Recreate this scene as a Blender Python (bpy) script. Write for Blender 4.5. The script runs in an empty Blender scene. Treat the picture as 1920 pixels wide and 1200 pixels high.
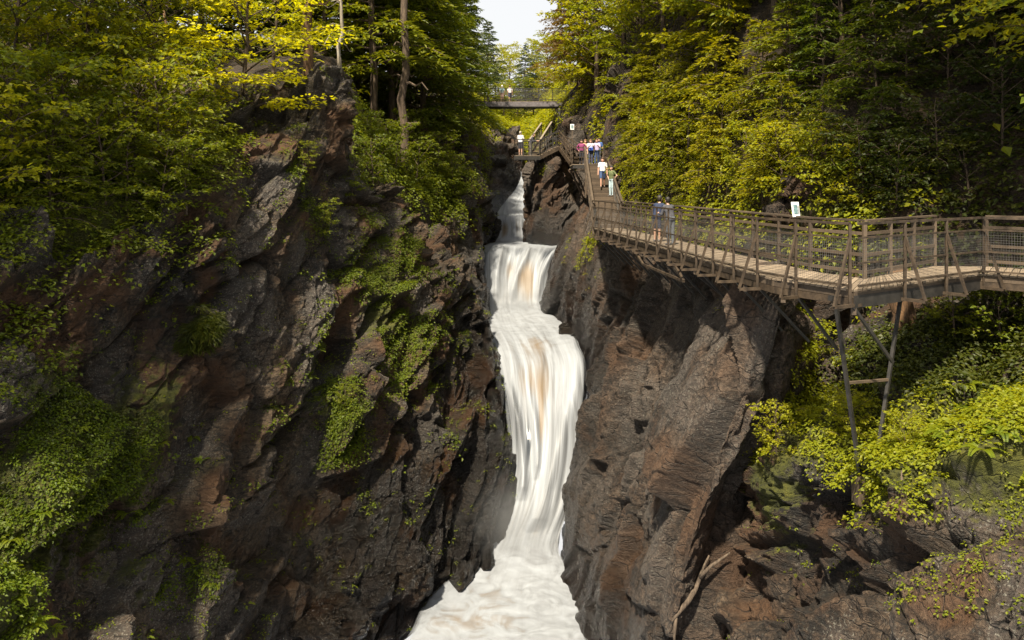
import bpy, math, random
import numpy as np
from mathutils import Vector, Matrix
from mathutils.bvhtree import BVHTree

SC = bpy.context.scene
COL = SC.collection
R = math.radians
FPX = 1500.0            # focal length in photograph pixels (1920 wide)
HOR = 345.0             # horizon row of the level camera

# ------------------------------------------------------------------ camera
cam_d = bpy.data.cameras.new('camera')
cam = bpy.data.objects.new('camera', cam_d)
COL.objects.link(cam)
cam_d.sensor_width = 36.0
cam_d.lens = 36.0 * FPX / 1920.0
cam_d.shift_y = -(600.0 - HOR) / 1920.0
cam_d.clip_start = 0.1
cam_d.clip_end = 2000.0
cam.location = (0, 0, 0)
cam.rotation_euler = (R(90), 0, 0)
SC.camera = cam

# ------------------------------------------------------------------ sky and sun
SUN_EL = 57.0
SUN_DIR = Vector((-0.40, -0.92, 0.0)).normalized()      # towards the sun, seen from above
w = bpy.data.worlds.new('World')
SC.world = w
w.use_nodes = True
nt = w.node_tree
bg = nt.nodes['Background']
sky = nt.nodes.new('ShaderNodeTexSky')
sky.sky_type = 'NISHITA'
sky.sun_disc = False
sky.sun_elevation = R(SUN_EL)
sky.sun_rotation = math.atan2(SUN_DIR.x, SUN_DIR.y)
sky.air_density = 1.0
sky.dust_density = 4.0
sky.ozone_density = 1.0
# thin bright overcast: the same milky veil over the whole sky
veil = nt.nodes.new('ShaderNodeMix')
veil.data_type = 'RGBA'
veil.inputs[0].default_value = 0.82
veil.inputs[7].default_value = (8.9, 8.9, 8.85, 1)
nt.links.new(sky.outputs[0], veil.inputs[6])
nt.links.new(veil.outputs[2], bg.inputs[0])
bg.inputs[1].default_value = 0.05

sun_d = bpy.data.lights.new('sun', 'SUN')
sun_d.energy = 5.0
sun_d.angle = R(2.5)
sun_d.color = (1.0, 0.89, 0.70)
sun = bpy.data.objects.new('sun', sun_d)
COL.objects.link(sun)
sv = Vector((SUN_DIR.x * math.cos(R(SUN_EL)), SUN_DIR.y * math.cos(R(SUN_EL)), math.sin(R(SUN_EL))))
sun.rotation_euler = (-sv).to_track_quat('-Z', 'Y').to_euler()
sun.location = (-40, -20, 60)

SC.view_settings.view_transform = 'Standard'
SC.view_settings.look = 'None'
SC.view_settings.exposure = 1.3
SC.view_settings.gamma = 1.0
SC.view_settings.use_curve_mapping = False
SC.cycles.max_bounces = 6
SC.cycles.diffuse_bounces = 3
SC.cycles.glossy_bounces = 2
SC.cycles.transmission_bounces = 3
SC.cycles.transparent_max_bounces = 8
SC.cycles.caustics_reflective = False
SC.cycles.caustics_refractive = False

# ------------------------------------------------------------------ helpers
def P(px, py, d):
    """a point of the place from its direction in the photograph and its distance in metres"""
    return np.array([(px - 960.0) / FPX * d, d, (HOR - py) / FPX * d])

def tag(o, label=None, cat=None, group=None, kind=None):
    if label: o['label'] = label
    if cat: o['category'] = cat
    if group: o['group'] = group
    if kind: o['kind'] = kind
    return o

def empty(name, loc=(0, 0, 0), rz=0.0):
    o = bpy.data.objects.new(name, None)
    COL.objects.link(o)
    o.location = loc
    o.rotation_euler = (0, 0, rz)
    o.empty_display_size = 0.2
    return o

def link(name, me, mat=None, parent=None):
    o = bpy.data.objects.new(name, me)
    COL.objects.link(o)
    if mat is not None and len(me.materials) == 0:
        for m in (mat if isinstance(mat, (list, tuple)) else [mat]):
            me.materials.append(m)
    if parent is not None:
        o.parent = parent
    return o

def np_mesh(name, V, F, smooth=False, uv=None, attrs=None, midx=None):
    """mesh from a vertex array and an array of quads or triangles"""
    V = np.asarray(V, dtype=np.float32)
    F = np.asarray(F, dtype=np.int32)
    me = bpy.data.meshes.new(name)
    n, k = F.shape
    me.vertices.add(len(V))
    me.vertices.foreach_set('co', V.ravel())
    me.loops.add(n * k)
    me.loops.foreach_set('vertex_index', F.ravel())
    me.polygons.add(n)
    me.polygons.foreach_set('loop_start', np.arange(0, n * k, k, dtype=np.int32))
    me.polygons.foreach_set('loop_total', np.full(n, k, dtype=np.int32))
    me.polygons.foreach_set('use_smooth', np.full(n, smooth, dtype=bool))
    if midx is not None:
        me.polygons.foreach_set('material_index', np.asarray(midx, dtype=np.int32))
    if uv is not None:
        l = me.uv_layers.new(name='UVMap')
        l.data.foreach_set('uv', np.asarray(uv, dtype=np.float32)[F.ravel()].ravel())
    if attrs:
        for key, a in attrs.items():
            at = me.attributes.new(key, 'FLOAT', 'POINT')
            at.data.foreach_set('value', np.asarray(a, dtype=np.float32).ravel())
    me.update()
    me.validate()
    return me

class MB:
    """collects bars, boxes and tubes; build() links them as one mesh object"""
    def __init__(s):
        s.v, s.f = [], []
    def add(s, vs, fs):
        b = len(s.v)
        s.v += [tuple(v) for v in vs]
        s.f += [tuple(i + b for i in f) for f in fs]
        return s
    def bar(s, a, b, wdt, hgt, up=(0, 0, 1)):
        a, b, up = Vector(a), Vector(b), Vector(up)
        d = (b - a).normalized()
        if abs(d.dot(up)) > 0.98: up = Vector((0, 1, 0))
        x = d.cross(up).normalized()
        y = x.cross(d).normalized()
        vs = []
        for p in (a, b):
            for sx, sy in ((-1, -1), (1, -1), (1, 1), (-1, 1)):
                vs.append(p + x * (sx * wdt / 2) + y * (sy * hgt / 2))
        return s.add(vs, [(3, 2, 1, 0), (4, 5, 6, 7), (0, 1, 5, 4), (1, 2, 6, 5), (2, 3, 7, 6), (3, 0, 4, 7)])
    def prism(s, poly, z0, z1):
        n = len(poly)
        vs = [(p[0], p[1], z0) for p in poly] + [(p[0], p[1], z1) for p in poly]
        fs = [tuple(range(n - 1, -1, -1)), tuple(range(n, 2 * n))]
        fs += [(i, (i + 1) % n, n + (i + 1) % n, n + i) for i in range(n)]
        return s.add(vs, fs)
    def tube(s, pts, rad, seg=6, cap=True):
        pts = [Vector(p) for p in pts]
        n = len(pts)
        b = len(s.v)
        ref = Vector((0.13, 0.31, 0.94)).normalized()
        for i, p in enumerate(pts):
            d = (pts[min(i + 1, n - 1)] - pts[max(i - 1, 0)]).normalized()
            if abs(d.dot(ref)) > 0.97: ref = Vector((0.9, 0.3, 0.1)).normalized()
            x = d.cross(ref).normalized()
            y = x.cross(d).normalized()
            r = rad[i] if isinstance(rad, (list, tuple)) else rad
            for k in range(seg):
                a = 2 * math.pi * k / seg
                s.v.append(tuple(p + x * (r * math.cos(a)) + y * (r * math.sin(a))))
        for i in range(n - 1):
            for k in range(seg):
                k2 = (k + 1) % seg
                s.f.append((b + i * seg + k, b + i * seg + k2, b + (i + 1) * seg + k2, b + (i + 1) * seg + k))
        if cap:
            s.f.append(tuple(b + k for k in range(seg - 1, -1, -1)))
            s.f.append(tuple(b + (n - 1) * seg + k for k in range(seg)))
        return s
    def mesh(s, name, smooth=False):
        me = bpy.data.meshes.new(name)
        me.from_pydata([tuple(v) for v in s.v], [], s.f)
        if smooth:
            me.polygons.foreach_set('use_smooth', [True] * len(me.polygons))
        me.update()
        return me
    def build(s, name, mat, parent=None, smooth=False):
        return link(name, s.mesh(name, smooth), mat, parent)

# ------------------------------------------------------------------ noise (numpy)
def _hash(ix, iy, iz, s):
    with np.errstate(over='ignore'):
        n = (ix.astype(np.uint32) * np.uint32(73856093)) ^ (iy.astype(np.uint32) * np.uint32(19349663)) \
            ^ (iz.astype(np.uint32) * np.uint32(83492791)) ^ np.uint32((s * 2654435761) & 0xffffffff)
        n = (n ^ (n >> np.uint32(15))) * np.uint32(2246822519)
        n = (n ^ (n >> np.uint32(13))) * np.uint32(3266489917)
        return n ^ (n >> np.uint32(16))

def vnoise(p, s=0):
    ip = np.floor(p)
    f = (p - ip).astype(np.float32)
    ip = ip.astype(np.int64)
    f = f * f * (3 - 2 * f)
    out = np.zeros(len(p), np.float32)
    for dx in (0, 1):
        wx = f[:, 0] if dx else 1 - f[:, 0]
        for dy in (0, 1):
            wy = f[:, 1] if dy else 1 - f[:, 1]
            for dz in (0, 1):
                wz = f[:, 2] if dz else 1 - f[:, 2]
                h = _hash(ip[:, 0] + dx, ip[:, 1] + dy, ip[:, 2] + dz, s)
                out += wx * wy * wz * (h.astype(np.float32) / 4294967295.0)
    return out * 2 - 1

def fbm(p, octv=4, s=0, gain=0.5, ridge=False):
    a, o, t = 1.0, np.zeros(len(p), np.float32), 0.0
    for i in range(octv):
        n = vnoise(p * (2.03 ** i) + 17.3 * i, s + i)
        o += a * ((1 - 2 * np.abs(n)) if ridge else n)
        t += a
        a *= gain
    return o / t

def cellular(p, s=0):
    """nearest and second nearest cell: distances, hashes and offsets"""
    ip = np.floor(p).astype(np.int64)
    fr = (p - ip).astype(np.float32)
    n = len(p)
    f1 = np.full(n, 9e9, np.float32)
    f2 = np.full(n, 9e9, np.float32)
    b1 = np.zeros((n, 4), np.float32)
    b2 = np.zeros((n, 4), np.float32)
    for dx in (-1, 0, 1):
        for dy in (-1, 0, 1):
            for dz in (-1, 0, 1):
                h = _hash(ip[:, 0] + dx, ip[:, 1] + dy, ip[:, 2] + dz, s)
                vx = fr[:, 0] - dx - (h & 1023).astype(np.float32) / 1023
                vy = fr[:, 1] - dy - ((h >> 10) & 1023).astype(np.float32) / 1023
                vz = fr[:, 2] - dz - ((h >> 20) & 1023).astype(np.float32) / 1023
                d = vx * vx + vy * vy + vz * vz
                cur = np.stack([vx, vy, vz, h.astype(np.float32)], 1)
                m = d < f1
                m2 = (~m) & (d < f2)
                f2 = np.where(m, f1, np.where(m2, d, f2))
                b2 = np.where(m[:, None], b1, np.where(m2[:, None], cur, b2))
                f1 = np.where(m, d, f1)
                b1 = np.where(m[:, None], cur, b1)
    return np.sqrt(f1), np.sqrt(f2), b1, b2

def cell_plane(b, i, amp, tilt):
    h = b[:, 3].astype(np.int64)
    h2 = _hash(h, h >> 7, h >> 3, 77 + i)
    u = lambda k: ((h2 >> np.uint32(8 * k)) & np.uint32(255)).astype(np.float32) / 127.5 - 1
    return amp * u(0) + tilt * (u(1) * b[:, 0] + u(2) * b[:, 1] + u(3) * b[:, 2])

def strata(p, ang, sc, ny=0.1):
    """bedding frame: along the dip, along the gorge, across the beds"""
    c, s_ = math.cos(R(ang)), math.sin(R(ang))
    t = p[:, 0] * c + p[:, 2] * s_ + p[:, 1] * 0.10
    n = -p[:, 0] * s_ + p[:, 2] * c + p[:, 1] * ny
    return np.stack([t / sc[0], (p[:, 1] - 0.2 * p[:, 0]) / sc[1], n / sc[2]], 1)

def rock_disp(p, ang, octs, rough=0.10, warp=0.5, s=0, fiss=0.45, ny=0.1):
    wv = np.stack([fbm(p * 0.45, 3, s + 50), fbm(p * 0.45, 3, s + 60), fbm(p * 0.45, 3, s + 70)], 1) * warp
    q0 = p + wv
    d = np.zeros(len(p), np.float32)
    crack = np.zeros(len(p), np.float32)
    calm = np.clip(0.55 + 1.3 * fbm(p * 0.28, 2, s + 150), 0.40, 1.25)      # smooth slabs here, shattered beds there
    for i, (sc, amp, tilt) in enumerate(octs):
        f1, f2, b1, b2 = cellular(strata(q0, ang, sc, ny), s + 11 * i)
        e = np.clip((f2 - f1) / (0.045, 0.06, 0.10, 0.15)[i], 0, 1)
        k = 0.5 + 0.5 * e * e * (3 - 2 * e)
        m = 1.0 if i == 0 else calm
        d += m * (k * cell_plane(b1, i, amp, tilt) + (1 - k) * cell_plane(b2, i, amp, tilt) - amp * 0.5 * (1 - e) ** 2)
        if i < 2: crack = np.maximum(crack, (1 - e) * (0.8 if i else 1.0))
    st = strata(q0, ang, (9.0, 5.0, 1.3), ny)
    gv = vnoise(st, s + 130)
    groove = np.exp(-(gv / 0.07) ** 2) * np.clip(vnoise(p * 0.22, s + 140) + 0.55, 0, 1)
    d -= fiss * groove
    crack = np.maximum(crack, groove)
    d += rough * fbm(p * 1.3, 4, s + 90, 0.55)
    d += 0.050 * fbm(p * 4.5, 3, s + 95, 0.65, True)
    return d, crack

def cr_basis(n_ctrl, n):
    """Catmull-Rom weights, n samples over n_ctrl control points"""
    W = np.zeros((n, n_ctrl))
    t = np.linspace(0, n_ctrl - 1 - 1e-9, n)
    for r_, tt in enumerate(t):
        i = int(tt)
        f = tt - i
        w4 = [-0.5 * f + f * f - 0.5 * f ** 3, 1 - 2.5 * f * f + 1.5 * f ** 3, 0.5 * f + 2 * f * f - 1.5 * f ** 3, -0.5 * f * f + 0.5 * f ** 3]
        for k in range(4):
            W[r_, min(max(i - 1 + k, 0), n_ctrl - 1)] += w4[k]
    return W

def grid_faces(nu, nv):
    i = np.arange(nu - 1)[:, None] * nv + np.arange(nv - 1)[None, :]
    return np.stack([i, i + nv, i + nv + 1, i + 1], -1).reshape(-1, 4)

def zone_w(V, zones):
    """soft weight of world-space blobs (point, radius, strength)"""
    o = np.zeros(len(V), np.float32)
    for c, r, st in zones:
        o += st * np.exp(-(((V - c) / r) ** 2).sum(1))
    return o

PATCH = {}     # name -> (vertices, normals, attributes)
BVH = []
def patch(name, ribs, nu, nv, mat, disp, moss_zones=(), moss_up=0.35, moss_base=-0.2, wet_fn=None, seed=1, face=(0, -1, 0.3), skirt=None):
    C = np.array([[P(*q) for q in rib] for rib in ribs])
    if skirt is not None:                                   # carry the foot of the slope down behind the rock
        C = np.concatenate([C[:, :1] + np.array(skirt), C], 1)
    B = np.einsum('ai,ijk->ajk', cr_basis(C.shape[0], nu), C)
    B = np.einsum('bj,ajk->abk', cr_basis(C.shape[1], nv), B)
    du = np.gradient(B, axis=0)
    dv = np.gradient(B, axis=1)
    N = np.cross(du, dv)
    N /= np.linalg.norm(N, axis=2, keepdims=True) + 1e-9
    flip = (N.reshape(-1, 3) @ np.array(face)).mean() < 0
    if flip: N = -N
    V = B.reshape(-1, 3)
    N = N.reshape(-1, 3)
    d, crack = disp(V)
    dp = np.pad(d.reshape(nu, nv), 1, mode='edge')
    d = ((dp[1:-1, 1:-1] * 4 + dp[:-2, 1:-1] + dp[2:, 1:-1] + dp[1:-1, :-2] + dp[1:-1, 2:]) / 8).reshape(-1)
    if wet_fn: d = d * (1 - 0.55 * np.clip(wet_fn(V) * 1.3 - 0.3, 0, 1))
    V = V + N * d[:, None]
    G = V.reshape(nu, nv, 3)
    M = np.cross(np.gradient(G, axis=0), np.gradient(G, axis=1))
    area = np.linalg.norm(M, axis=2).reshape(-1)
    M /= np.linalg.norm(M, axis=2, keepdims=True) + 1e-9
    if flip: M = -M
    M = M.reshape(-1, 3)
    n1 = fbm(V * 0.55, 4, seed + 5)
    n2 = fbm(V * 2.3, 3, seed + 25)
    moss = np.clip(zone_w(V, moss_zones) + moss_base + moss_up * np.clip(M[:, 2], -0.3, 1) + 0.45 * n1 + 0.3 * n2, 0, 1.2)
    wet = wet_fn(V) if wet_fn else np.zeros(len(V), np.float32)
    wet = np.clip(wet + 0.22 * n1 * (wet > 0.02), 0, 1)
    moss = moss * (1 - np.clip(wet * 1.6 - 0.3, 0, 1))
    big = 0.5 + 0.95 * fbm(V * 0.30, 4, seed + 35)
    rst = 0.5 + 0.75 * fbm(V * 0.7, 4, seed + 45)
    F = grid_faces(nu, nv)
    if flip: F = F[:, ::-1]
    me = np_mesh(name, V, F, False, attrs={'moss': moss, 'wet': wet, 'crack': crack, 'big': big, 'rust': rst})
    o = link(name, me, mat)
    tag(o, kind='structure')
    PATCH[name] = (V, M, moss, wet, area)
    st = max(1, nu // 90), max(1, nv // 90)
    Gs = G[::st[0], ::st[1]]
    fs = grid_faces(Gs.shape[0], Gs.shape[1])
    BVH.append((name, BVHTree.FromPolygons([Vector(v) for v in Gs.reshape(-1, 3)], [tuple(int(k) for k in f) for f in fs])))
    return o

def ground(x, y, top=80.0, only=None):
    best = None
    for nm, b in BVH:
        if only and nm not in only: continue
        hit = b.ray_cast(Vector((x, y, top)), Vector((0, 0, -1)))
        if hit[0] is not None and (best is None or hit[0].z > best):
            best = hit[0].z
    return best

def hit_along(px, py, only=None):
    """first terrain point seen in a direction from where the photographer stands"""
    d = Vector(P(px, py, 1.0))
    L = d.length
    best = None
    for nm, b in BVH:
        if only and nm not in only: continue
        h = b.ray_cast(Vector((0, 0, 0)), d.normalized())
        if h[0] is not None and (best is None or h[3] < best[1]):
            best = (h[0], h[3], nm)
    return best
# ------------------------------------------------------------------ materials
class NT:
    def __init__(s, name):
        s.m = bpy.data.materials.new(name)
        s.m.use_nodes = True
        s.t = s.m.node_tree
        s.b = s.t.nodes['Principled BSDF']
        s.out = s.t.nodes['Material Output']
    def n(s, typ, **kw):
        x = s.t.nodes.new(typ)
        for k, v in kw.items():
            if k.startswith('i_'):
                key = k[2:]
                x.inputs[int(key) if key.isdigit() else key].default_value = v
            else:
                setattr(x, k, v)
        return x
    def l(s, a, b):
        s.t.links.new(a, b)
    def math(s, op, a, b=None, clamp=False):
        x = s.n('ShaderNodeMath', operation=op, use_clamp=clamp)
        for i, v in enumerate((a, b)):
            if v is None: continue
            if isinstance(v, (int, float)): x.inputs[i].default_value = v
            else: s.l(v, x.inputs[i])
        return x.outputs[0]
    def mix(s, f, a, b, bt='MIX'):
        x = s.n('ShaderNodeMix', data_type='RGBA', blend_type=bt)
        for i, v in ((0, f), (6, a), (7, b)):
            if isinstance(v, (int, float)): x.inputs[i].default_value = v
            elif isinstance(v, tuple): x.inputs[i].default_value = v if len(v) == 4 else v + (1,)
            else: s.l(v, x.inputs[i])
        return x.outputs[2]
    def noise(s, vec, scale, detail=4, rough=0.55, dist=0.0):
        x = s.n('ShaderNodeTexNoise')
        x.inputs['Scale'].default_value = scale
        x.inputs['Detail'].default_value = detail
        x.inputs['Roughness'].default_value = rough
        x.inputs['Distortion'].default_value = dist
        if vec is not None: s.l(vec, x.inputs['Vector'])
        return x.outputs[0]
    def ramp(s, f, stops, interp='LINEAR'):
        x = s.n('ShaderNodeValToRGB')
        cr = x.color_ramp
        cr.interpolation = interp
        while len(cr.elements) < len(stops): cr.elements.new(0.5)
        for e, (p, c) in zip(cr.elements, stops):
            e.position = p
            e.color = c if len(c) == 4 else tuple(c) + (1,)
        s.l(f, x.inputs[0])
        return x.outputs[0]
    def rng(s, f, a, b, c=0.0, d=1.0):
        x = s.n('ShaderNodeMapRange')
        s.l(f, x.inputs[0])
        for i, v in zip((1, 2, 3, 4), (a, b, c, d)): x.inputs[i].default_value = v
        return x.outputs[0]
    def attr(s, name):
        return s.n('ShaderNodeAttribute', attribute_name=name).outputs['Fac']
    def pos(s):
        return s.n('ShaderNodeNewGeometry').outputs['Position']
    def obj(s):
        return s.n('ShaderNodeTexCoord').outputs['Object']

def rock_material(name, ang, dark, mid, light, lichen=0.5, rust=0.5, ny=0.1, bed=(0.55, 0.8, 3.0)):
    k = NT(name)
    p = k.pos()
    mp = k.n('ShaderNodeMapping')
    mp.inputs['Rotation'].default_value = (-ny, R(ang), 0)      # x runs along the dip, z across the beds
    mp.inputs['Scale'].default_value = bed
    k.l(p, mp.inputs['Vector'])
    sv_ = mp.outputs[0]
    n_big = k.attr('big')
    n_str = k.noise(sv_, 1.6, 5, 0.66, 0.5)
    n_fin = k.noise(p, 8.0, 5, 0.8)
    f = k.math('ADD', k.math('MULTIPLY', n_big, 0.30), k.math('ADD', k.math('MULTIPLY', n_str, 0.55), k.math('MULTIPLY', n_fin, 1.05)))
    f = k.math('SUBTRACT', f, 0.375)
    col = k.ramp(f, [(0.42, dark), (0.57, mid), (0.75, light)])
    # iron staining
    rs = k.rng(k.attr('rust'), 0.55, 0.75, 0, rust)
    col = k.mix(rs, col, (0.11, 0.050, 0.019))
    # greyer, pinkish faces between the stained ones
    col = k.mix(k.rng(k.attr('rust'), 0.48, 0.30, 0, 0.6), col, k.mix(n_fin, (0.030, 0.026, 0.024), (0.155, 0.128, 0.110)))
    # pale lichen
    ln = k.math('MULTIPLY', k.rng(k.attr('rust'), 0.58, 0.36, 0, 1), k.rng(k.noise(p, 19, 3, 0.7), 0.56, 0.64, 0, 1))
    col = k.mix(k.math('MULTIPLY', ln, lichen), col, (0.30, 0.285, 0.235))
    # darker along joints and grooves
    col = k.mix(k.math('MULTIPLY', k.attr('crack'), 0.45), col, (0.014, 0.012, 0.009))
    # hairline fractures along and across the beds
    vo = k.n('ShaderNodeTexVoronoi', feature='DISTANCE_TO_EDGE')
    vo.inputs['Scale'].default_value = 1.5
    wp = k.n('ShaderNodeVectorMath', operation='ADD')
    wn = k.n('ShaderNodeTexNoise')
    wn.inputs['Scale'].default_value = 3.0
    wn.inputs['Detail'].default_value = 3
    k.l(p, wn.inputs['Vector'])
    ws = k.n('ShaderNodeVectorMath', operation='SCALE')
    ws.inputs['Scale'].default_value = 0.35
    k.l(wn.outputs['Color'], ws.inputs[0])
    k.l(sv_, wp.inputs[0]); k.l(ws.outputs[0], wp.inputs[1])
    k.l(wp.outputs[0], vo.inputs['Vector'])
    fr = k.math('MULTIPLY', k.rng(vo.outputs['Distance'], 0.0, 0.035, 1, 0), k.rng(n_str, 0.42, 0.55, 0, 1))
    col = k.mix(k.math('MULTIPLY', fr, 0.85), col, (0.008, 0.007, 0.006))
    # moss
    ms = k.rng(k.math('ADD', k.attr('moss'), k.math('MULTIPLY', k.math('SUBTRACT', n_fin, 0.5), 0.9)), 0.38, 0.62, 0, 1)
    mcol = k.ramp(k.noise(p, 3.5, 3, 0.7), [(0.3, (0.030, 0.034, 0.006)), (0.55, (0.075, 0.078, 0.010)), (0.75, (0.13, 0.12, 0.014))])
    col = k.mix(ms, col, mcol)
    wet = k.attr('wet')
    wm = k.n('ShaderNodeMix', data_type='RGBA', blend_type='MULTIPLY')
    k.l(wet, wm.inputs[0]); k.l(col, wm.inputs[6]); wm.inputs[7].default_value = (0.16, 0.165, 0.185, 1)
    k.l(wm.outputs[2], k.b.inputs['Base Color'])
    rg = k.math('ADD', k.rng(wet, 0, 1, 0.70, 0.16), k.rng(n_str, 0.35, 0.65, -0.10, 0.12), True)
    rg = k.math('ADD', rg, k.math('MULTIPLY', ms, 0.3), True)
    k.l(rg, k.b.inputs['Roughness'])
    k.b.inputs['Specular IOR Level'].default_value = 0.45
    h = k.math('SUBTRACT', k.math('ADD', n_str, k.math('MULTIPLY', n_fin, 0.9)), k.math('MULTIPLY', fr, 0.45))
    bm = k.n('ShaderNodeBump')
    bm.inputs['Strength'].default_value = 1.0
    bm.inputs['Distance'].default_value = 0.22
    k.l(h, bm.inputs['Height'])
    k.l(bm.outputs[0], k.b.inputs['Normal'])
    return k.m

M = {}
M['rock_l'] = rock_material('schist_rock', 56, (0.0110, 0.0082, 0.0060), (0.0570, 0.0370, 0.0215), (0.1720, 0.1190, 0.0720), 0.8, 0.75, -0.15)
M['rock_r'] = rock_material('gneiss_rock', 58, (0.0120, 0.0090, 0.0070), (0.0470, 0.0300, 0.0200), (0.1350, 0.0930, 0.0640), 0.5, 0.45, 0.3, (0.55, 1.0, 2.0))
M['rock_n'] = rock_material('ledge_rock', 36, (0.0095, 0.0070, 0.0052), (0.0450, 0.0290, 0.0185), (0.1450, 0.0990, 0.0640), 0.7, 0.6, 0.3, (0.7, 1.0, 2.2))

def soil_material():
    k = NT('leaf_litter')
    p = k.pos()
    c = k.ramp(k.noise(p, 2.2, 5, 0.7), [(0.3, (0.010, 0.007, 0.004)), (0.5, (0.030, 0.020, 0.010)), (0.68, (0.075, 0.045, 0.021))])
    ms = k.rng(k.math('ADD', k.attr('moss'), k.math('MULTIPLY', k.math('SUBTRACT', k.noise(p, 3, 5, 0.7), 0.5), 0.9)), 0.3, 0.6, 0, 1)
    mc = k.ramp(k.noise(p, 4, 5, 0.7), [(0.3, (0.028, 0.032, 0.006)), (0.6, (0.085, 0.085, 0.012)), (0.8, (0.13, 0.12, 0.016))])
    k.l(k.mix(ms, c, mc), k.b.inputs['Base Color'])
    k.b.inputs['Roughness'].default_value = 0.95
    bm = k.n('ShaderNodeBump')
    bm.inputs['Strength'].default_value = 1.0
    bm.inputs['Distance'].default_value = 0.25
    k.l(k.noise(p, 5, 4, 0.72), bm.inputs['Height'])
    k.l(bm.outputs[0], k.b.inputs['Normal'])
    return k.m
M['soil'] = soil_material()

def leaf_material(name, c1, c2, c3, trans=0.45, warm=(1.25, 1.15, 0.5), rough=0.5):
    k = NT(name)
    g = k.n('ShaderNodeNewGeometry')
    oi = k.n('ShaderNodeObjectInfo')
    f = k.math('ADD', k.math('MULTIPLY', g.outputs['Random Per Island'], 0.5), k.math('MULTIPLY', oi.outputs['Random'], 0.5))
    col = k.ramp(f, [(0.12, c1), (0.5, c2), (0.88, c3)])
    k.l(col, k.b.inputs['Base Color'])
    k.b.inputs['Roughness'].default_value = rough
    k.b.inputs['Specular IOR Level'].default_value = 0.3
    tr = k.n('ShaderNodeBsdfTranslucent')
    tm = k.mix(1.0, col, warm, 'MULTIPLY')
    k.l(tm, tr.inputs[0])
    mx = k.n('ShaderNodeMixShader')
    mx.inputs[0].default_value = trans
    k.l(k.b.outputs[0], mx.inputs[1])
    k.l(tr.outputs[0], mx.inputs[2])
    k.l(mx.outputs[0], k.out.inputs[0])
    return k.m
M['leaf_gold_sunlit'] = leaf_material('sunlit_golden_leaf', (0.1323, 0.1688, 0.0086), (0.2100, 0.2345, 0.0107), (0.2879, 0.2812, 0.0128), 0.5, (1.9500, 1.7000, 0.3500))  # yellow green leaf, lightened so crowns read as sunlit
M['leaf_sunlit'] = leaf_material('sunlit_beech_leaf', (0.2218, 0.2470, 0.0102), (0.3261, 0.3414, 0.0132), (0.4304, 0.4214, 0.0162), 0.5, (1.9, 1.7, 0.35))  # sun glow put into the colour, the lightest leaf copy
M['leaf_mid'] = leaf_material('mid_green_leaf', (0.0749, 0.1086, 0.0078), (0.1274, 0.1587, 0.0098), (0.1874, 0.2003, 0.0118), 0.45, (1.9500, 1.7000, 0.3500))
M['leaf_dark_shaded'] = leaf_material('shaded_dark_green_leaf', (0.0207, 0.0330, 0.0050), (0.0358, 0.0495, 0.0056), (0.0597, 0.0660, 0.0062), 0.35, (1.9500, 1.7000, 0.3500))  # dark green leaf, deepened so foliage reads as shaded
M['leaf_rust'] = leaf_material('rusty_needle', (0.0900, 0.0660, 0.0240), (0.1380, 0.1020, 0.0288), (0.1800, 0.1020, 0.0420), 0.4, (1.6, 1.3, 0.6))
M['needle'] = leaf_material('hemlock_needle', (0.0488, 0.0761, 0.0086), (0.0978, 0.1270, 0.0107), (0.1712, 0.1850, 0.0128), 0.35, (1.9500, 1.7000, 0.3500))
M['needle_gold_sunlit'] = leaf_material('sunlit_golden_needle', (0.1095, 0.1255, 0.0082), (0.1799, 0.1880, 0.0103), (0.2504, 0.2353, 0.0123), 0.45, (1.9500, 1.7000, 0.3500))  # needle colour lightened and yellowed to look sunlit
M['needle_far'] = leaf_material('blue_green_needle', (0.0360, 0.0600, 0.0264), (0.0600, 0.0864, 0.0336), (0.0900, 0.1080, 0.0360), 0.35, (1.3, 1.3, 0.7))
M['fern'] = leaf_material('fern_green', (0.0853, 0.1301, 0.0074), (0.1421, 0.1821, 0.0092), (0.1988, 0.2195, 0.0110), 0.5, (1.9500, 1.7000, 0.3500))

def bark_material(name, c1, c2, lich=0.0):
    k = NT(name)
    p = k.obj()
    mp = k.n('ShaderNodeMapping')
    mp.inputs['Scale'].default_value = (9, 9, 1.3)
    k.l(p, mp.inputs[0])
    n = k.noise(mp.outputs[0], 1.6, 6, 0.65, 0.3)
    c = k.ramp(n, [(0.35, c1), (0.65, c2)])
    if lich:
        c = k.mix(k.math('MULTIPLY', k.rng(k.noise(p, 2.5, 4, 0.6), 0.5, 0.62), lich), c, (0.32, 0.31, 0.27))
    k.l(c, k.b.inputs['Base Color'])
    k.b.inputs['Roughness'].default_value = 0.9
    bm = k.n('ShaderNodeBump')
    bm.inputs['Strength'].default_value = 0.8
    bm.inputs['Distance'].default_value = 0.05
    k.l(n, bm.inputs['Height'])
    k.l(bm.outputs[0], k.b.inputs['Normal'])
    return k.m
M['bark'] = bark_material('dark_bark', (0.035, 0.024, 0.016), (0.13, 0.09, 0.058))
M['bark_red'] = bark_material('orange_brown_bark', (0.045, 0.026, 0.014), (0.17, 0.092, 0.042))
M['bark_pale'] = bark_material('pale_birch_bark', (0.11, 0.09, 0.065), (0.34, 0.29, 0.22), 0.6)
M['dead'] = bark_material('bleached_wood', (0.04, 0.028, 0.019), (0.13, 0.096, 0.068))

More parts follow.
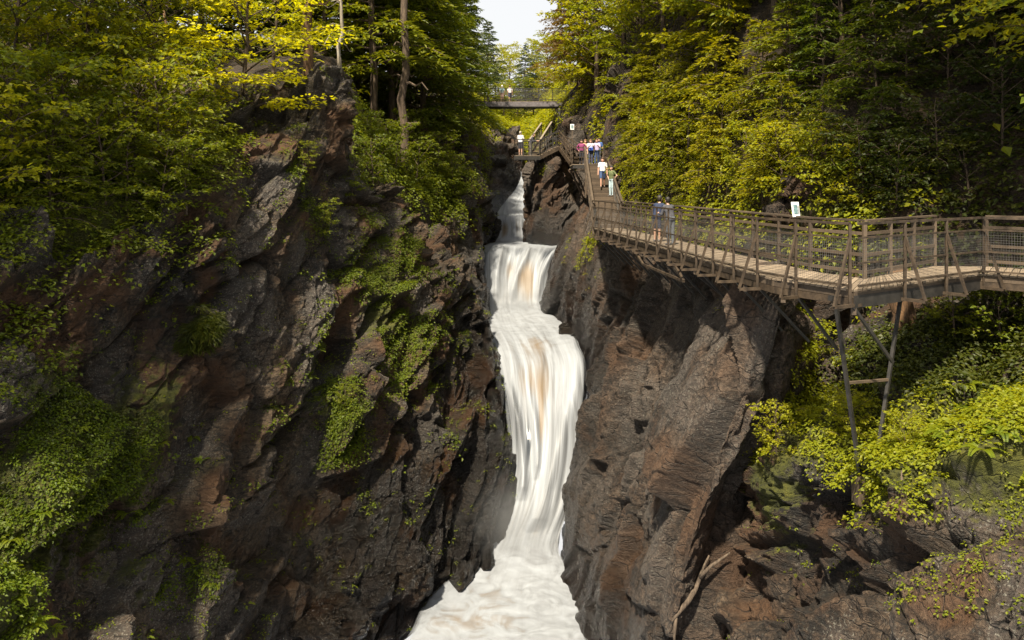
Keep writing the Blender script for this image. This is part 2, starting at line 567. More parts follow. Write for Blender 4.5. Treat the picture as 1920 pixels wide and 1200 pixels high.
def wood_material(name, c1, c2, rough=0.75, grain=(1.2, 22, 22)):
    k = NT(name)
    p = k.obj()
    n0 = k.noise(p, 1.3, 4, 0.6)
    n1 = k.noise(p, 14, 6, 0.7, 1.2)
    oi = k.n('ShaderNodeObjectInfo').outputs['Random']
    f = k.math('ADD', k.math('MULTIPLY', n1, 0.5), k.math('ADD', k.math('MULTIPLY', n0, 0.3), k.math('MULTIPLY', oi, 0.25)))
    c = k.ramp(f, [(0.35, c1), (0.72, c2)])
    k.l(c, k.b.inputs['Base Color'])
    k.b.inputs['Roughness'].default_value = rough
    bm = k.n('ShaderNodeBump')
    bm.inputs['Strength'].default_value = 0.4
    bm.inputs['Distance'].default_value = 0.01
    k.l(n1, bm.inputs['Height'])
    k.l(bm.outputs[0], k.b.inputs['Normal'])
    return k.m
M['plank'] = wood_material('weathered_deck_timber', (0.11, 0.082, 0.056), (0.29, 0.225, 0.16))
M['rail_wood'] = wood_material('weathered_rail_timber', (0.034, 0.023, 0.014), (0.125, 0.089, 0.058))
M['pale_wood'] = wood_material('sun_bleached_timber', (0.11, 0.088, 0.064), (0.23, 0.188, 0.14))

def metal_material(name, c1, c2, rough=0.5, metallic=0.3):
    k = NT(name)
    p = k.obj()
    c = k.ramp(k.noise(p, 5, 5, 0.7), [(0.35, c1), (0.68, c2)])
    k.l(c, k.b.inputs['Base Color'])
    k.b.inputs['Roughness'].default_value = rough
    k.b.inputs['Metallic'].default_value = metallic
    return k.m
M['steel'] = metal_material('weathered_brown_steel', (0.022, 0.015, 0.010), (0.095, 0.066, 0.041), 0.6, 0.2)
M['dark_steel'] = metal_material('dark_painted_steel', (0.020, 0.019, 0.018), (0.050, 0.045, 0.040), 0.5, 0.2)
M['wire'] = metal_material('galvanised_wire', (0.09, 0.085, 0.08), (0.16, 0.15, 0.14), 0.5, 0.4)

def plain(name, c, rough=0.8, var=0.25, scale=18):
    k = NT(name)
    n = k.noise(k.obj(), scale, 3, 0.6)
    lo = tuple(x * (1 - var) for x in c)
    hi = tuple(min(1, x * (1 + var)) for x in c)
    k.l(k.ramp(n, [(0.3, lo), (0.7, hi)]), k.b.inputs['Base Color'])
    k.b.inputs['Roughness'].default_value = rough
    return k.m

def water_material():
    k = NT('white_water')
    uvn = k.n('ShaderNodeUVMap').outputs[0]
    mp = k.n('ShaderNodeMapping')
    mp.inputs['Scale'].default_value = (13, 0.9, 1)
    k.l(uvn, mp.inputs[0])
    st = k.noise(mp.outputs[0], 1.0, 4, 0.55, 0.9)
    p = k.pos()
    sw = k.noise(p, 0.8, 3, 0.5, 2.2)
    fall = k.attr('fall')
    pat = k.mix(fall, sw, st)
    brown, dark = k.attr('brown'), k.attr('dark')
    mp2 = k.n('ShaderNodeMapping')
    mp2.inputs['Scale'].default_value = (60, 1.6, 1)
    k.l(uvn, mp2.inputs[0])
    st2 = k.noise(mp2.outputs[0], 1.0, 3, 0.6, 0.3)
    pat2 = k.mix(fall, (0.5, 0.5, 0.5), st2)
    ww = k.math('ADD', k.math('MULTIPLY', k.math('SUBTRACT', pat, 0.5), k.rng(fall, 0, 1, 0.55, 1.0)), k.math('MULTIPLY', k.math('SUBTRACT', pat2, 0.5), 0.3))
    white = k.ramp(k.math('ADD', ww, 0.5), [(0.30, (0.295, 0.316, 0.348)), (0.50, (0.225, 0.238, 0.258)), (0.74, (0.115, 0.119, 0.126))])
    bf = k.math('MULTIPLY', k.rng(k.math('ADD', brown, k.math('MULTIPLY', k.math('SUBTRACT', pat, 0.5), 1.3)), 0.25, 0.85, 0, 1), 0.85)
    c = k.mix(bf, white, (0.165, 0.116, 0.066))
    df = k.rng(k.math('ADD', dark, k.math('MULTIPLY', k.math('SUBTRACT', pat, 0.5), 1.1)), 0.3, 0.9, 0, 1)
    c = k.mix(df, c, (0.05, 0.057, 0.068))
    k.l(c, k.b.inputs['Base Color'])
    k.l(k.rng(df, 0, 1, 0.55, 0.12), k.b.inputs['Roughness'])
    k.b.inputs['Specular IOR Level'].default_value = 0.35
    k.b.inputs['Subsurface Weight'].default_value = 0.0
    bm = k.n('ShaderNodeBump')
    bm.inputs['Strength'].default_value = 0.35
    bm.inputs['Distance'].default_value = 0.08
    k.l(pat, bm.inputs['Height'])
    k.l(bm.outputs[0], k.b.inputs['Normal'])
    # thin veils at the borders let the wet rock show through
    thin = k.attr('thin')
    al = k.rng(k.math('SUBTRACT', k.math('ADD', k.math('MULTIPLY', k.math('SUBTRACT', st, 0.5), 1.6), 1.0), thin), 0.0, 0.55, 0, 1)
    k.l(al, k.b.inputs['Alpha'])
    return k.m
M['water'] = water_material()
# ------------------------------------------------------------------ the river: sections (left px, right px, row, distance, fall)
SECT = [(640, 1190, 1420, 21.6, .15), (700, 1140, 1290, 24.6, .15), (760, 1105, 1200, 27.2, .15), (800, 1085, 1125, 29.8, .15), (868, 1062, 1062, 32.2, 0.2),
        (905, 1048, 1015, 33.6, 0.5), (935, 1066, 950, 34.5, 1), (952, 1078, 880, 35.3, 1), (950, 1087, 800, 36.5, 1), (938, 1096, 730, 38.0, 1),
        (932, 1097, 685, 39.6, 0.95), (922, 1088, 655, 41.6, 0.8), (906, 1074, 625, 44.9, 0.5), (902, 1050, 600, 48.6, 0.35), (906, 1026, 578, 51.6, 0.4),
        (904, 1024, 545, 52.6, 0.9), (902, 1030, 505, 53.4, 1), (900, 1044, 476, 54.4, 1), (898, 1056, 462, 56.4, 0.5), (903, 1056, 456.5, 59.5, 0.2),
        (926, 1000, 452, 61.8, 0.2), (936, 990, 432, 62.6, 1), (932, 990, 408, 63.4, 0.8), (932, 990, 396, 66.0, 0.4), (944, 992, 378, 69.0, 0.8),
        (966, 996, 352, 71.5, 0.9), (976, 1004, 330, 74.0, 0.6), (976, 1010, 318, 80.0, 0.3)]
WL = np.array([P(s[0], s[2], s[3]) for s in SECT])
WR = np.array([P(s[1], s[2], s[3]) for s in SECT])
WC = np.einsum('ai,ik->ak', cr_basis(len(SECT), 110), (WL + WR) / 2)
WW = np.einsum('ai,ik->ak', cr_basis(len(SECT), 110), (WR - WL) / 2)

def wet_fn(V, reach=2.6, k=1.0):
    best = np.full(len(V), 99.0, np.float32)
    for c, h in zip(WC, WW):
        hw = np.linalg.norm(h)
        dx = np.maximum(np.abs(V[:, 0] - c[0]) - hw, 0)
        dz = V[:, 2] - c[2]
        dz = np.where(dz > 0, dz * 0.75, dz * 0.25)
        d = np.sqrt(dx ** 2 + (V[:, 1] - c[1]) ** 2 + dz ** 2)
        best = np.minimum(best, d)
    return np.clip(1.15 - best / reach, 0, 1) * k

def wet_left(V):
    a = wet_fn(V, 4.6)
    low = np.clip((-8.0 - V[:, 2]) / 4.0, 0, 1) * np.clip((V[:, 0] + 9.0) / 2.5, 0, 1) * 0.9
    return np.maximum(a, low)

def Z(px, py, d, r, s):
    return (P(px, py, d), r, s)

# ------------------------------------------------------------------ rock walls
left_ribs = [
    [(-420, 1700, 11), (-400, 1250, 12), (-380, 900, 14), (-330, 640, 16.5), (-260, 450, 19), (-200, 290, 23)],
    [(-40, 1600, 14), (-40, 1180, 15.5), (-20, 880, 17.5), (10, 640, 19.5), (40, 460, 21.5), (60, 320, 25)],
    [(170, 1480, 17.5), (190, 1120, 19.2), (200, 860, 20.8), (210, 640, 22), (250, 465, 23.2), (240, 300, 27)],
    [(360, 1400, 21), (370, 1100, 22.2), (360, 840, 23.2), (370, 610, 24.4), (420, 400, 26), (390, 215, 29)],
    [(500, 1330, 24.6), (510, 1080, 25.2), (480, 840, 25.8), (500, 610, 27.3), (545, 340, 29.5), (510, 150, 33)],
    [(610, 1270, 26.6), (615, 1060, 27.6), (590, 840, 28.2), (605, 600, 29.6), (640, 310, 32), (640, 135, 35)],
    [(700, 1225, 27.8), (700, 1040, 29), (685, 830, 29.8), (680, 620, 31.4), (672, 400, 33.2), (668, 250, 36)],
    [(775, 1190, 28.8), (785, 1020, 30.6), (775, 820, 31.8), (755, 640, 33.4), (735, 470, 35.2), (715, 360, 38.5)],
    [(880, 1090, 31.2), (880, 980, 32.8), (865, 815, 34.2), (842, 665, 36), (815, 510, 37.6), (775, 410, 41)],
    [(958, 1030, 34.2), (968, 900, 35.4), (950, 760, 37.6), (918, 655, 40.2), (876, 545, 41.4), (815, 440, 44.5)],
    [(950, 1000, 38.0), (950, 880, 39.6), (936, 750, 42), (918, 650, 44.5), (893, 560, 45.2), (830, 440, 47)]]
octL = [((6.0, 3.4, 1.6), 0.58, 1.0), ((1.9, 1.2, 0.55), 0.27, 0.48), ((0.5, 0.4, 0.18), 0.08, 0.15), ((0.22, 0.2, 0.12), 0.03, 0.06)]
ML = [Z(200, 830, 20, 2.3, 1.0), Z(330, 800, 22.5, 1.6, .8), Z(60, 1000, 17.5, 2.0, 1.0), Z(250, 960, 20.5, 1.5, .9), Z(620, 740, 29, 1.3, .9), Z(650, 800, 29, 1.0, .8),
      Z(720, 540, 33.5, 2.2, .75), Z(770, 640, 33.5, 1.6, .5), Z(570, 330, 30, 1.6, .4), Z(600, 420, 31, 1.6, .35), Z(430, 240, 28.5, 1.6, .7), Z(400, 1080, 22.5, 1.0, .6), Z(20, 1130, 16, 1.2, .8)]
patch('gorge_wall_left', left_ribs, 690, 480, M['rock_l'], lambda V: rock_disp(V, 56, octL, 0.07, 0.10, 3, 0.75, -0.15), ML, 0.38, -0.28, wet_left, 3)

left_far = [
    [(860, 700, 43), (860, 600, 44), (845, 510, 45.2), (820, 430, 46), (790, 350, 47), (740, 270, 50)],
    [(905, 660, 46.5), (900, 590, 47.5), (890, 510, 48.5), (872, 430, 49.5), (850, 350, 50.5), (800, 270, 53)],
    [(914, 620, 50.2), (914, 560, 51.2), (908, 500, 52), (900, 420, 53), (890, 350, 54), (850, 265, 57)],
    [(908, 600, 54), (906, 540, 54.8), (905, 470, 55.8), (905, 400, 57), (900, 335, 58.5), (880, 255, 62)],
    [(900, 560, 58), (905, 500, 59), (925, 450, 60), (932, 415, 60.5), (908, 385, 62), (895, 260, 66)],
    [(925, 520, 63), (936, 455, 63.5), (930, 410, 65), (922, 385, 68), (905, 320, 70), (898, 258, 74)],
    [(940, 460, 68), (945, 410, 70), (945, 380, 72), (940, 330, 74), (930, 285, 76), (915, 245, 82)],
    [(985, 460, 74), (985, 400, 76), (985, 360, 77), (982, 315, 79), (980, 275, 82), (972, 240, 90)]]
octF = [((2.6, 2.2, 1.2), 0.40, 0.45), ((1.1, 0.9, 0.5), 0.16, 0.24), ((0.5, 0.5, 0.25), 0.05, 0.08)]
patch('gorge_wall_far', left_far, 240, 190, M['rock_l'], lambda V: rock_disp(V, 50, octF, 0.18, 0.25, 13, .4, 0.0),
      [Z(850, 350, 51, 2.5, .8), Z(800, 320, 49, 2.5, .9)], 0.35, -0.25, lambda V: wet_fn(V, 3.4), 13)

right_ribs = [
    [(1330, 1330, 25.5), (1400, 1080, 24.8), (1470, 880, 24.2), (1540, 740, 23.6), (1570, 630, 23.2), (1540, 530, 24.5)],
    [(1290, 1330, 22.2), (1345, 1080, 21.0), (1415, 890, 20.5), (1495, 710, 20.0), (1520, 600, 20.2), (1490, 535, 21.6)],
    [(1240, 1330, 20.0), (1285, 1060, 19.4), (1350, 880, 19.0), (1440, 680, 18.7), (1460, 580, 18.9), (1440, 535, 20.2)],
    [(1175, 1330, 21.8), (1215, 1060, 21.6), (1275, 860, 21.2), (1345, 680, 20.7), (1395, 575, 20.6), (1385, 520, 21.8)],
    [(1125, 1270, 24.8), (1145, 1080, 25.6), (1190, 870, 25.6), (1255, 690, 25.0), (1318, 570, 24.2), (1325, 505, 25.2)],
    [(1090, 1170, 28.4), (1090, 1060, 30.3), (1120, 880, 30.8), (1175, 720, 30.4), (1255, 600, 29.0), (1280, 492, 29.4)],
    [(1050, 1060, 33), (1062, 970, 34.2), (1090, 820, 35.7), (1115, 700, 36.4), (1190, 570, 35.0), (1225, 465, 33.8)],
    [(1078, 980, 37), (1090, 820, 38.6), (1098, 700, 40.0), (1100, 640, 41), (1140, 540, 40), (1160, 435, 39.5)],
    [(1090, 800, 43), (1085, 690, 44), (1070, 620, 45.6), (1058, 570, 47), (1085, 490, 46), (1120, 398, 45.5)],
    [(1040, 690, 49), (1030, 620, 50), (1020, 570, 51), (1030, 520, 51.4), (1055, 460, 51.5), (1105, 390, 51)],
    [(1000, 620, 54), (1015, 560, 54), (1030, 510, 54.2), (1046, 476, 54.6), (1064, 440, 55), (1110, 390, 55.5)]]
octR = [((6.5, 3.2, 1.9), 0.46, 0.90), ((2.2, 1.3, 0.65), 0.20, 0.38), ((0.6, 0.42, 0.22), 0.06, 0.11), ((0.25, 0.2, 0.13), 0.025, 0.05)]
patch('gorge_wall_right', right_ribs, 500, 460, M['rock_r'], lambda V: rock_disp(V, 62, octR, 0.08, 0.15, 23, 0.6, 0.32),
      [Z(1500, 620, 23.5, .8, .7), Z(1450, 640, 22.5, .6, .4), Z(1120, 480, 45, 1.4, .8), Z(1290, 510, 33, .8, .8), Z(1210, 500, 38, .7, .5)], 0.22, -0.30, lambda V: wet_fn(V, 3.9), 23)

pillar = [
    [(1015, 500, 70), (1015, 430, 70), (1012, 370, 70), (1015, 320, 70), (1030, 288, 70)],
    [(988, 490, 63), (986, 430, 63), (990, 370, 63.5), (992, 320, 64), (1005, 292, 65)],
    [(1000, 480, 59), (994, 430, 59), (1000, 360, 59.3), (1006, 312, 59.6), (1018, 284, 61)],
    [(1030, 478, 57.2), (1028, 420, 57.4), (1032, 350, 57.8), (1040, 305, 58.2), (1045, 280, 60)],
    [(1062, 475, 56.6), (1058, 420, 57.4), (1056, 350, 59), (1062, 305, 60), (1066, 284, 61.5)],
    [(1090, 470, 55.6), (1085, 420, 57.6), (1082, 350, 60.5), (1085, 310, 61.5), (1088, 290, 62.5)],
    [(1120, 470, 53), (1112, 410, 55), (1106, 360, 58.5), (1108, 320, 60), (1112, 296, 61.5)],
    [(1160, 460, 50), (1150, 400, 52), (1135, 360, 56), (1130, 320, 58.5), (1130, 290, 61)]]
octP = [((2.4, 1.6, 0.8), 0.32, 0.40), ((0.9, 0.7, 0.35), 0.13, 0.2), ((0.4, 0.35, 0.18), 0.05, 0.07)]
patch('rock_pillar', pillar, 190, 170, M['rock_r'], lambda V: rock_disp(V, 66, octP, 0.14, 0.2, 33, .4, .15),
      [Z(1030, 320, 58, .8, .5)], 0.3, -0.3, lambda V: wet_fn(V, 2.2), 33)

near_ribs = [
    [(2500, 1700, 6.5), (2450, 1250, 8), (2400, 950, 9.8), (2350, 740, 12), (2300, 590, 15.5), (2250, 470, 19)],
    [(2080, 1650, 7.6), (2060, 1230, 9), (2050, 960, 11), (2040, 770, 13.2), (2030, 640, 16.5), (2000, 490, 20.5)],
    [(1880, 1600, 8.6), (1870, 1230, 10), (1860, 990, 11.8), (1860, 800, 14.2), (1860, 670, 17.4), (1850, 500, 21.5)],
    [(1740, 1560, 10), (1735, 1240, 11.4), (1715, 1010, 13.2), (1715, 830, 15), (1720, 710, 18), (1720, 510, 23)],
    [(1640, 1540, 11.4), (1635, 1230, 13.6), (1610, 1010, 15.4), (1610, 850, 16), (1620, 740, 18.6), (1640, 520, 24.5)],
    [(1540, 1500, 13), (1520, 1220, 14.8), (1510, 1010, 17), (1520, 860, 17.8), (1545, 745, 20), (1590, 540, 26)],
    [(1420, 1470, 15.5), (1400, 1220, 17.6), (1410, 1030, 19.4), (1430, 890, 20), (1465, 770, 21.8), (1545, 560, 27)],
    [(1340, 1430, 19), (1330, 1210, 21.5), (1350, 1050, 23), (1390, 920, 23.4), (1450, 790, 24.4), (1530, 600, 28)]]
octN = [((2.4, 1.8, 0.8), 0.34, 0.42), ((0.9, 0.75, 0.34), 0.14, 0.2), ((0.36, 0.3, 0.15), 0.05, 0.09), ((0.15, 0.13, 0.08), 0.018, 0.035)]
patch('ledge_slope_right', near_ribs, 400, 370, M['rock_n'], lambda V: rock_disp(V, 36, octN, 0.07, 0.12, 43, 0.5, 0.3),
      [Z(1560, 800, 18, 1.8, .9), Z(1700, 830, 15.3, 1.8, 1.0), Z(1850, 800, 14.2, 1.8, 1.0), Z(1480, 950, 18.6, 1.1, .8), Z(1450, 880, 20, 1.2, .8), Z(2000, 800, 13, 2, 1)], 0.30, -0.30, None, 43)

# ------------------------------------------------------------------ wooded hillsides
def hill_disp(amp, s):
    def f(V):
        return amp * fbm(V * 0.30, 4, s) + 0.25 * amp * fbm(V * 1.4, 4, s + 9), np.zeros(len(V), np.float32)
    return f
hill_r = [
    [(2600, 760, 14), (2600, 470, 16), (2550, 230, 18.5), (2500, -60, 22), (2400, -500, 30)],
    [(2150, 700, 17), (2150, 430, 18.5), (2120, 200, 20.5), (2080, -60, 24), (2000, -450, 33)],
    [(1880, 640, 20.5), (1870, 420, 21.4), (1860, 200, 23), (1840, -50, 27), (1790, -400, 36)],
    [(1640, 590, 22.8), (1620, 420, 23.6), (1605, 240, 25.5), (1590, 0, 30), (1560, -330, 40)],
    [(1440, 560, 26.5), (1430, 410, 27.6), (1415, 270, 29.6), (1395, 50, 34), (1370, -230, 45)],
    [(1330, 530, 32.5), (1315, 390, 33.6), (1305, 270, 36), (1295, 90, 41), (1280, -140, 53)],
    [(1245, 480, 38.5), (1235, 375, 40), (1225, 260, 42.5), (1220, 130, 48), (1220, -60, 60)],
    [(1185, 430, 44), (1180, 350, 46), (1170, 250, 49), (1165, 170, 54), (1180, 10, 67)],
    [(1150, 380, 52), (1145, 310, 54), (1135, 235, 58), (1130, 180, 64), (1140, 70, 78)],
    [(1110, 330, 63), (1100, 270, 66), (1090, 215, 70), (1085, 175, 78), (1100, 110, 92)],
    [(1060, 310, 77), (1052, 250, 80), (1050, 200, 84), (1050, 175, 94), (1060, 140, 112)],
    [(1015, 300, 92), (1012, 262, 96), (1010, 235, 104), (1010, 205, 120), (1015, 178, 150)]]
patch('hillside_right', hill_r, 260, 150, M['soil'], hill_disp(0.9, 61), [Z(1250, 340, 38, 5, .5), Z(1400, 330, 30, 4, .5), Z(1550, 350, 25, 3, .4)], 0.1, -0.25, None, 61, skirt=(1.2, 0.3, -7))
hill_l = [
    [(-700, 560, 15), (-650, 330, 19), (-600, 170, 26), (-560, 40, 38), (-500, -100, 60)],
    [(-220, 470, 18.5), (-210, 300, 23), (-200, 180, 31), (-190, 80, 45), (-170, -20, 70)],
    [(50, 440, 22), (50, 290, 26), (50, 190, 35), (55, 110, 50), (60, 40, 76)],
    [(260, 430, 24.2), (250, 265, 29), (250, 175, 38), (255, 115, 53), (260, 60, 78)],
    [(420, 360, 28.5), (395, 200, 32.5), (390, 140, 41), (395, 105, 56), (400, 70, 80)],
    [(545, 330, 34), (515, 150, 37.5), (520, 118, 45), (525, 100, 60), (530, 80, 84)],
    [(625, 300, 38), (625, 138, 40.5), (628, 122, 48), (630, 110, 64), (632, 95, 88)],
    [(690, 370, 38), (690, 265, 42), (692, 210, 53), (695, 165, 70), (700, 125, 92)],
    [(780, 420, 43), (775, 325, 48), (775, 250, 58), (775, 195, 74), (775, 150, 96)],
    [(850, 360, 52), (845, 285, 57), (840, 230, 66), (835, 190, 82), (835, 155, 104)],
    [(905, 310, 66), (900, 262, 72), (890, 222, 82), (885, 195, 96), (885, 168, 120)],
    [(950, 300, 86), (948, 258, 92), (945, 232, 100), (943, 208, 116), (945, 182, 145)],
    [(1015, 305, 90), (1012, 266, 97), (1012, 238, 105), (1012, 208, 122), (1015, 180, 152)]]
patch('hillside_left', hill_l, 260, 150, M['soil'], hill_disp(0.7, 71), [Z(100, 380, 22, 4, .5), Z(300, 330, 26, 4, .4), Z(800, 330, 48, 5, .5)], 0.1, 0.0, None, 71, skirt=(-1.2, 0.3, -7))

# ------------------------------------------------------------------ the river surface
def build_water():
    ns, nt_ = 900, 140
    W = cr_basis(len(SECT), ns)
    L = W @ WL
    Rr = W @ WR
    fall = np.clip(W @ np.array([s[4] for s in SECT]), 0, 1)
    py = W @ np.array([s[2] for s in SECT], dtype=float)
    t = np.linspace(0, 1, nt_)
    G = L[:, None, :] * (1 - t)[None, :, None] + Rr[:, None, :] * t[None, :, None]
    dv = np.gradient((L + Rr) / 2, axis=0)
    arc = np.concatenate([[0], np.cumsum(np.linalg.norm(dv[1:], axis=1))])
    fwd = dv / (np.linalg.norm(dv, axis=1, keepdims=True) + 1e-9)
    wid = Rr - L
    wd = np.linalg.norm(wid, axis=1)
    nrm = np.cross(wid / wd[:, None], fwd)
    nrm *= np.sign(nrm[:, 2:3] - nrm[:, 1:2] * 0.5 + 1e-6)
    S = np.repeat(arc[:, None], nt_, 1)
    X = (t[None, :] - 0.5) * wd[:, None]
    T = np.repeat(t[None, :], ns, 0)
    FA = np.repeat(fall[:, None], nt_, 1)
    PY = np.repeat(py[:, None], nt_, 1)
    flat = lambda a: a.reshape(-1)
    q = np.stack([flat(X) * 1.1, flat(S) * 0.16, np.zeros(ns * nt_)], 1)
    q[:, 0] += 0.35 * fbm(np.stack([flat(X) * .5, flat(S) * .25, q[:, 2]], 1), 2, 8)
    ridge = fbm(q, 3, 4, 0.5)
    fine = fbm(q * np.array([4.5, 1.2, 1]), 3, 14)
    pw = np.stack([flat(X) * 0.9, flat(S) * 0.9, np.zeros(ns * nt_)], 1)
    boil = fbm(pw, 4, 24, 0.5) * 0.8 + 0.5 * np.abs(fbm(pw * 1.9, 3, 34))
    d = FA.reshape(-1) * (0.34 * ridge + 0.05 * fine) + (1 - FA.reshape(-1)) * 0.13 * boil
    # the sheets bulge in the middle and tuck in at the rock
    edge = flat(np.minimum(T, 1 - T))
    d += FA.reshape(-1) * 0.25 * (np.clip(edge / 0.2, 0, 1) - 0.6)
    # main strands: row and place across the sheet where each runs, height and width
    tt, pp = flat(T), flat(PY)
    strand = np.zeros(len(tt))
    for rows, ts, h_, wd_ in [((590, 690, 760, 840, 920, 1000), (.99, .93, .84, .72, .62, .60), .30, .12), ((650, 700, 780, 860, 940), (.05, .07, .14, .20, .30), .30, .06), ((690, 760, 840, 900), (.30, .36, .42, .44), .22, .05),
                              ((462, 480, 520, 570), (.30, .27, .22, .20), .25, .07), ((462, 480, 520, 570), (.66, .62, .52, .45), .30, .06), ((460, 480, 520, 570), (.97, .94, .90, .88), .30, .05), ((470, 490, 530, 570), (.12, .09, .06, .05), .25, .06)]:
        c_ = np.interp(pp, rows, ts)
        mk = np.clip((pp - rows[0]) / (12 if rows[0] < 500 else 90), 0, 1) ** 1.5 * np.clip((rows[-1] - pp) / 25, 0, 1)
        strand += mk * h_ * np.exp(-((tt - c_) / wd_) ** 2)
    d += strand
    V = (G + nrm[:, None, :] * d.reshape(ns, nt_)[:, :, None]).reshape(-1, 3)
    t_, p_ = flat(T), flat(PY)
    g = lambda c, r: np.exp(-((t_ - c) / r) ** 2)
    gy = lambda c, r: np.exp(-((p_ - c) / r) ** 2)
    brown = (g(.58, .13) * gy(520, 40) * 1.0 + g(.74, .08) * gy(530, 35) * 1.0 + g(.42, .06) * gy(505, 25) * .7 + g(.2, .1) * gy(535, 30) * .3
             + g(.18, .13) * gy(430, 16) * 1.1 + g(.6, .25) * gy(428, 14) * .35
             + g(.42, .22) * gy(715, 45) * .75 + g(.47, .09) * gy(800, 60) * .75 + g(.66, .09) * gy(950, 60) * .55 + g(.5, .3) * gy(650, 18) * .45
             + g(.35, .3) * gy(1120, 45) * .30 + g(.3, .35) * gy(1175, 30) * .42)
    brown -= 1.6 * strand
    brown += 0.25 * ridge * FA.reshape(-1) + 0.12 * (1 - FA.reshape(-1)) * boil - 0.05
    dark = (g(.5, .5) * gy(470, 9) * .50 + g(.25, .1) * gy(485, 14) * .6 + g(.9, .1) * gy(478, 14) * .6 + g(.13, .07) * gy(770, 55) * .7 + g(.30, .05) * gy(830, 50) * .75 + g(.22, .07) * gy(860, 45) * .45)
    dark -= 1.4 * strand
    dark += -0.25 * ridge * FA.reshape(-1) * (dark > 0.05)
    thin = FA.reshape(-1) * (np.clip(1 - edge / 0.10, 0, 1) * 0.9 + g(.15, .10) * gy(790, 100) * .75 + g(.30, .05) * gy(850, 50) * .5) + (1 - FA.reshape(-1)) * np.clip(1 - edge / 0.05, 0, 1) * 0.95
    uv = np.stack([t_, flat(S) / 8.0], 1)
    me = np_mesh('river', V, grid_faces(ns, nt_), True, uv, {'brown': np.clip(brown, 0, 1), 'dark': np.clip(dark, 0, 1), 'thin': np.clip(thin, 0, 1), 'fall': FA.reshape(-1)})
    o = link('river', me, M['water'])
    tag(o, 'white silky river tumbling down stepped falls between dark rock walls', 'river', kind='structure')
    # wet bed behind the veils
    Bd = (G - nrm[:, None, :] * 0.75)[::6, ::6]
    vb = Bd.reshape(-1, 3)
    vb = vb + 0.25 * np.stack([fbm(vb * 1.2, 3, 81), fbm(vb * 1.2, 3, 82), fbm(vb * 1.2, 3, 83)], 1)
    one = np.ones(len(vb))
    mb = np_mesh('river_bed', vb, grid_faces(Bd.shape[0], Bd.shape[1]), False, attrs={'moss': one * 0, 'wet': one, 'crack': one * 0, 'big': one * .4, 'rust': one * .5})
    ob = link('river_bed', mb, M['rock_r'])
    tag(ob, kind='structure')
build_water()
# ------------------------------------------------------------------ leaves and trees
def unit(a):
    return a / (np.linalg.norm(a, axis=-1, keepdims=True) + 1e-9)

def leaf_mesh(name, pos, nrm, dr, L, W, fold=0.3, droop=0.15):
    """one folded rhombus per leaf"""
    pos, nrm, dr = np.asarray(pos, float), unit(np.asarray(nrm, float)), np.asarray(dr, float)
    d = unit(dr - (dr * nrm).sum(1, keepdims=True) * nrm)
    s = np.cross(nrm, d)
    L = np.asarray(L, float).reshape(-1, 1) * np.ones((len(pos), 1))
    W = np.asarray(W, float).reshape(-1, 1) * np.ones((len(pos), 1))
    v = np.stack([pos, pos + d * L * .45 - s * W * .5 + nrm * W * fold * .5, pos + d * L - nrm * L * droop, pos + d * L * .45 + s * W * .5 + nrm * W * fold * .5], 1)
    n = len(pos)
    F = np.arange(n * 4).reshape(n, 4)
    # fold along the midrib: two triangles per leaf
    T = np.concatenate([F[:, [0, 1, 2]], F[:, [0, 2, 3]]], 0)
    return np_mesh(name, v.reshape(-1, 3), T, False)

class Twigs:
    def __init__(s, seed):
        s.r = np.random.RandomState(seed)
        s.p, s.n, s.d, s.L, s.W = [], [], [], [], []
        s.wood = MB()
    def leaves(s, p, n, d, L, W):
        s.p.append(p); s.n.append(n); s.d.append(d); s.L.append(L); s.W.append(W)
    def meshes(s, nm):
        c = leaf_mesh(nm + '_crown', np.concatenate(s.p), np.concatenate(s.n), np.concatenate(s.d), np.concatenate(s.L), np.concatenate(s.W))
        t = s.wood.mesh(nm + '_trunk', True)
        return t, c

def limb_pts(o, d, L, n, up, sag, r):
    pts = [np.array(o, float)]
    d = unit(np.array(d, float))
    for i in range(n):
        d = unit(d + np.array([r.uniform(-.12, .12), r.uniform(-.12, .12), up - sag * i / n]))
        pts.append(pts[-1] + d * L / n)
    return np.array(pts)

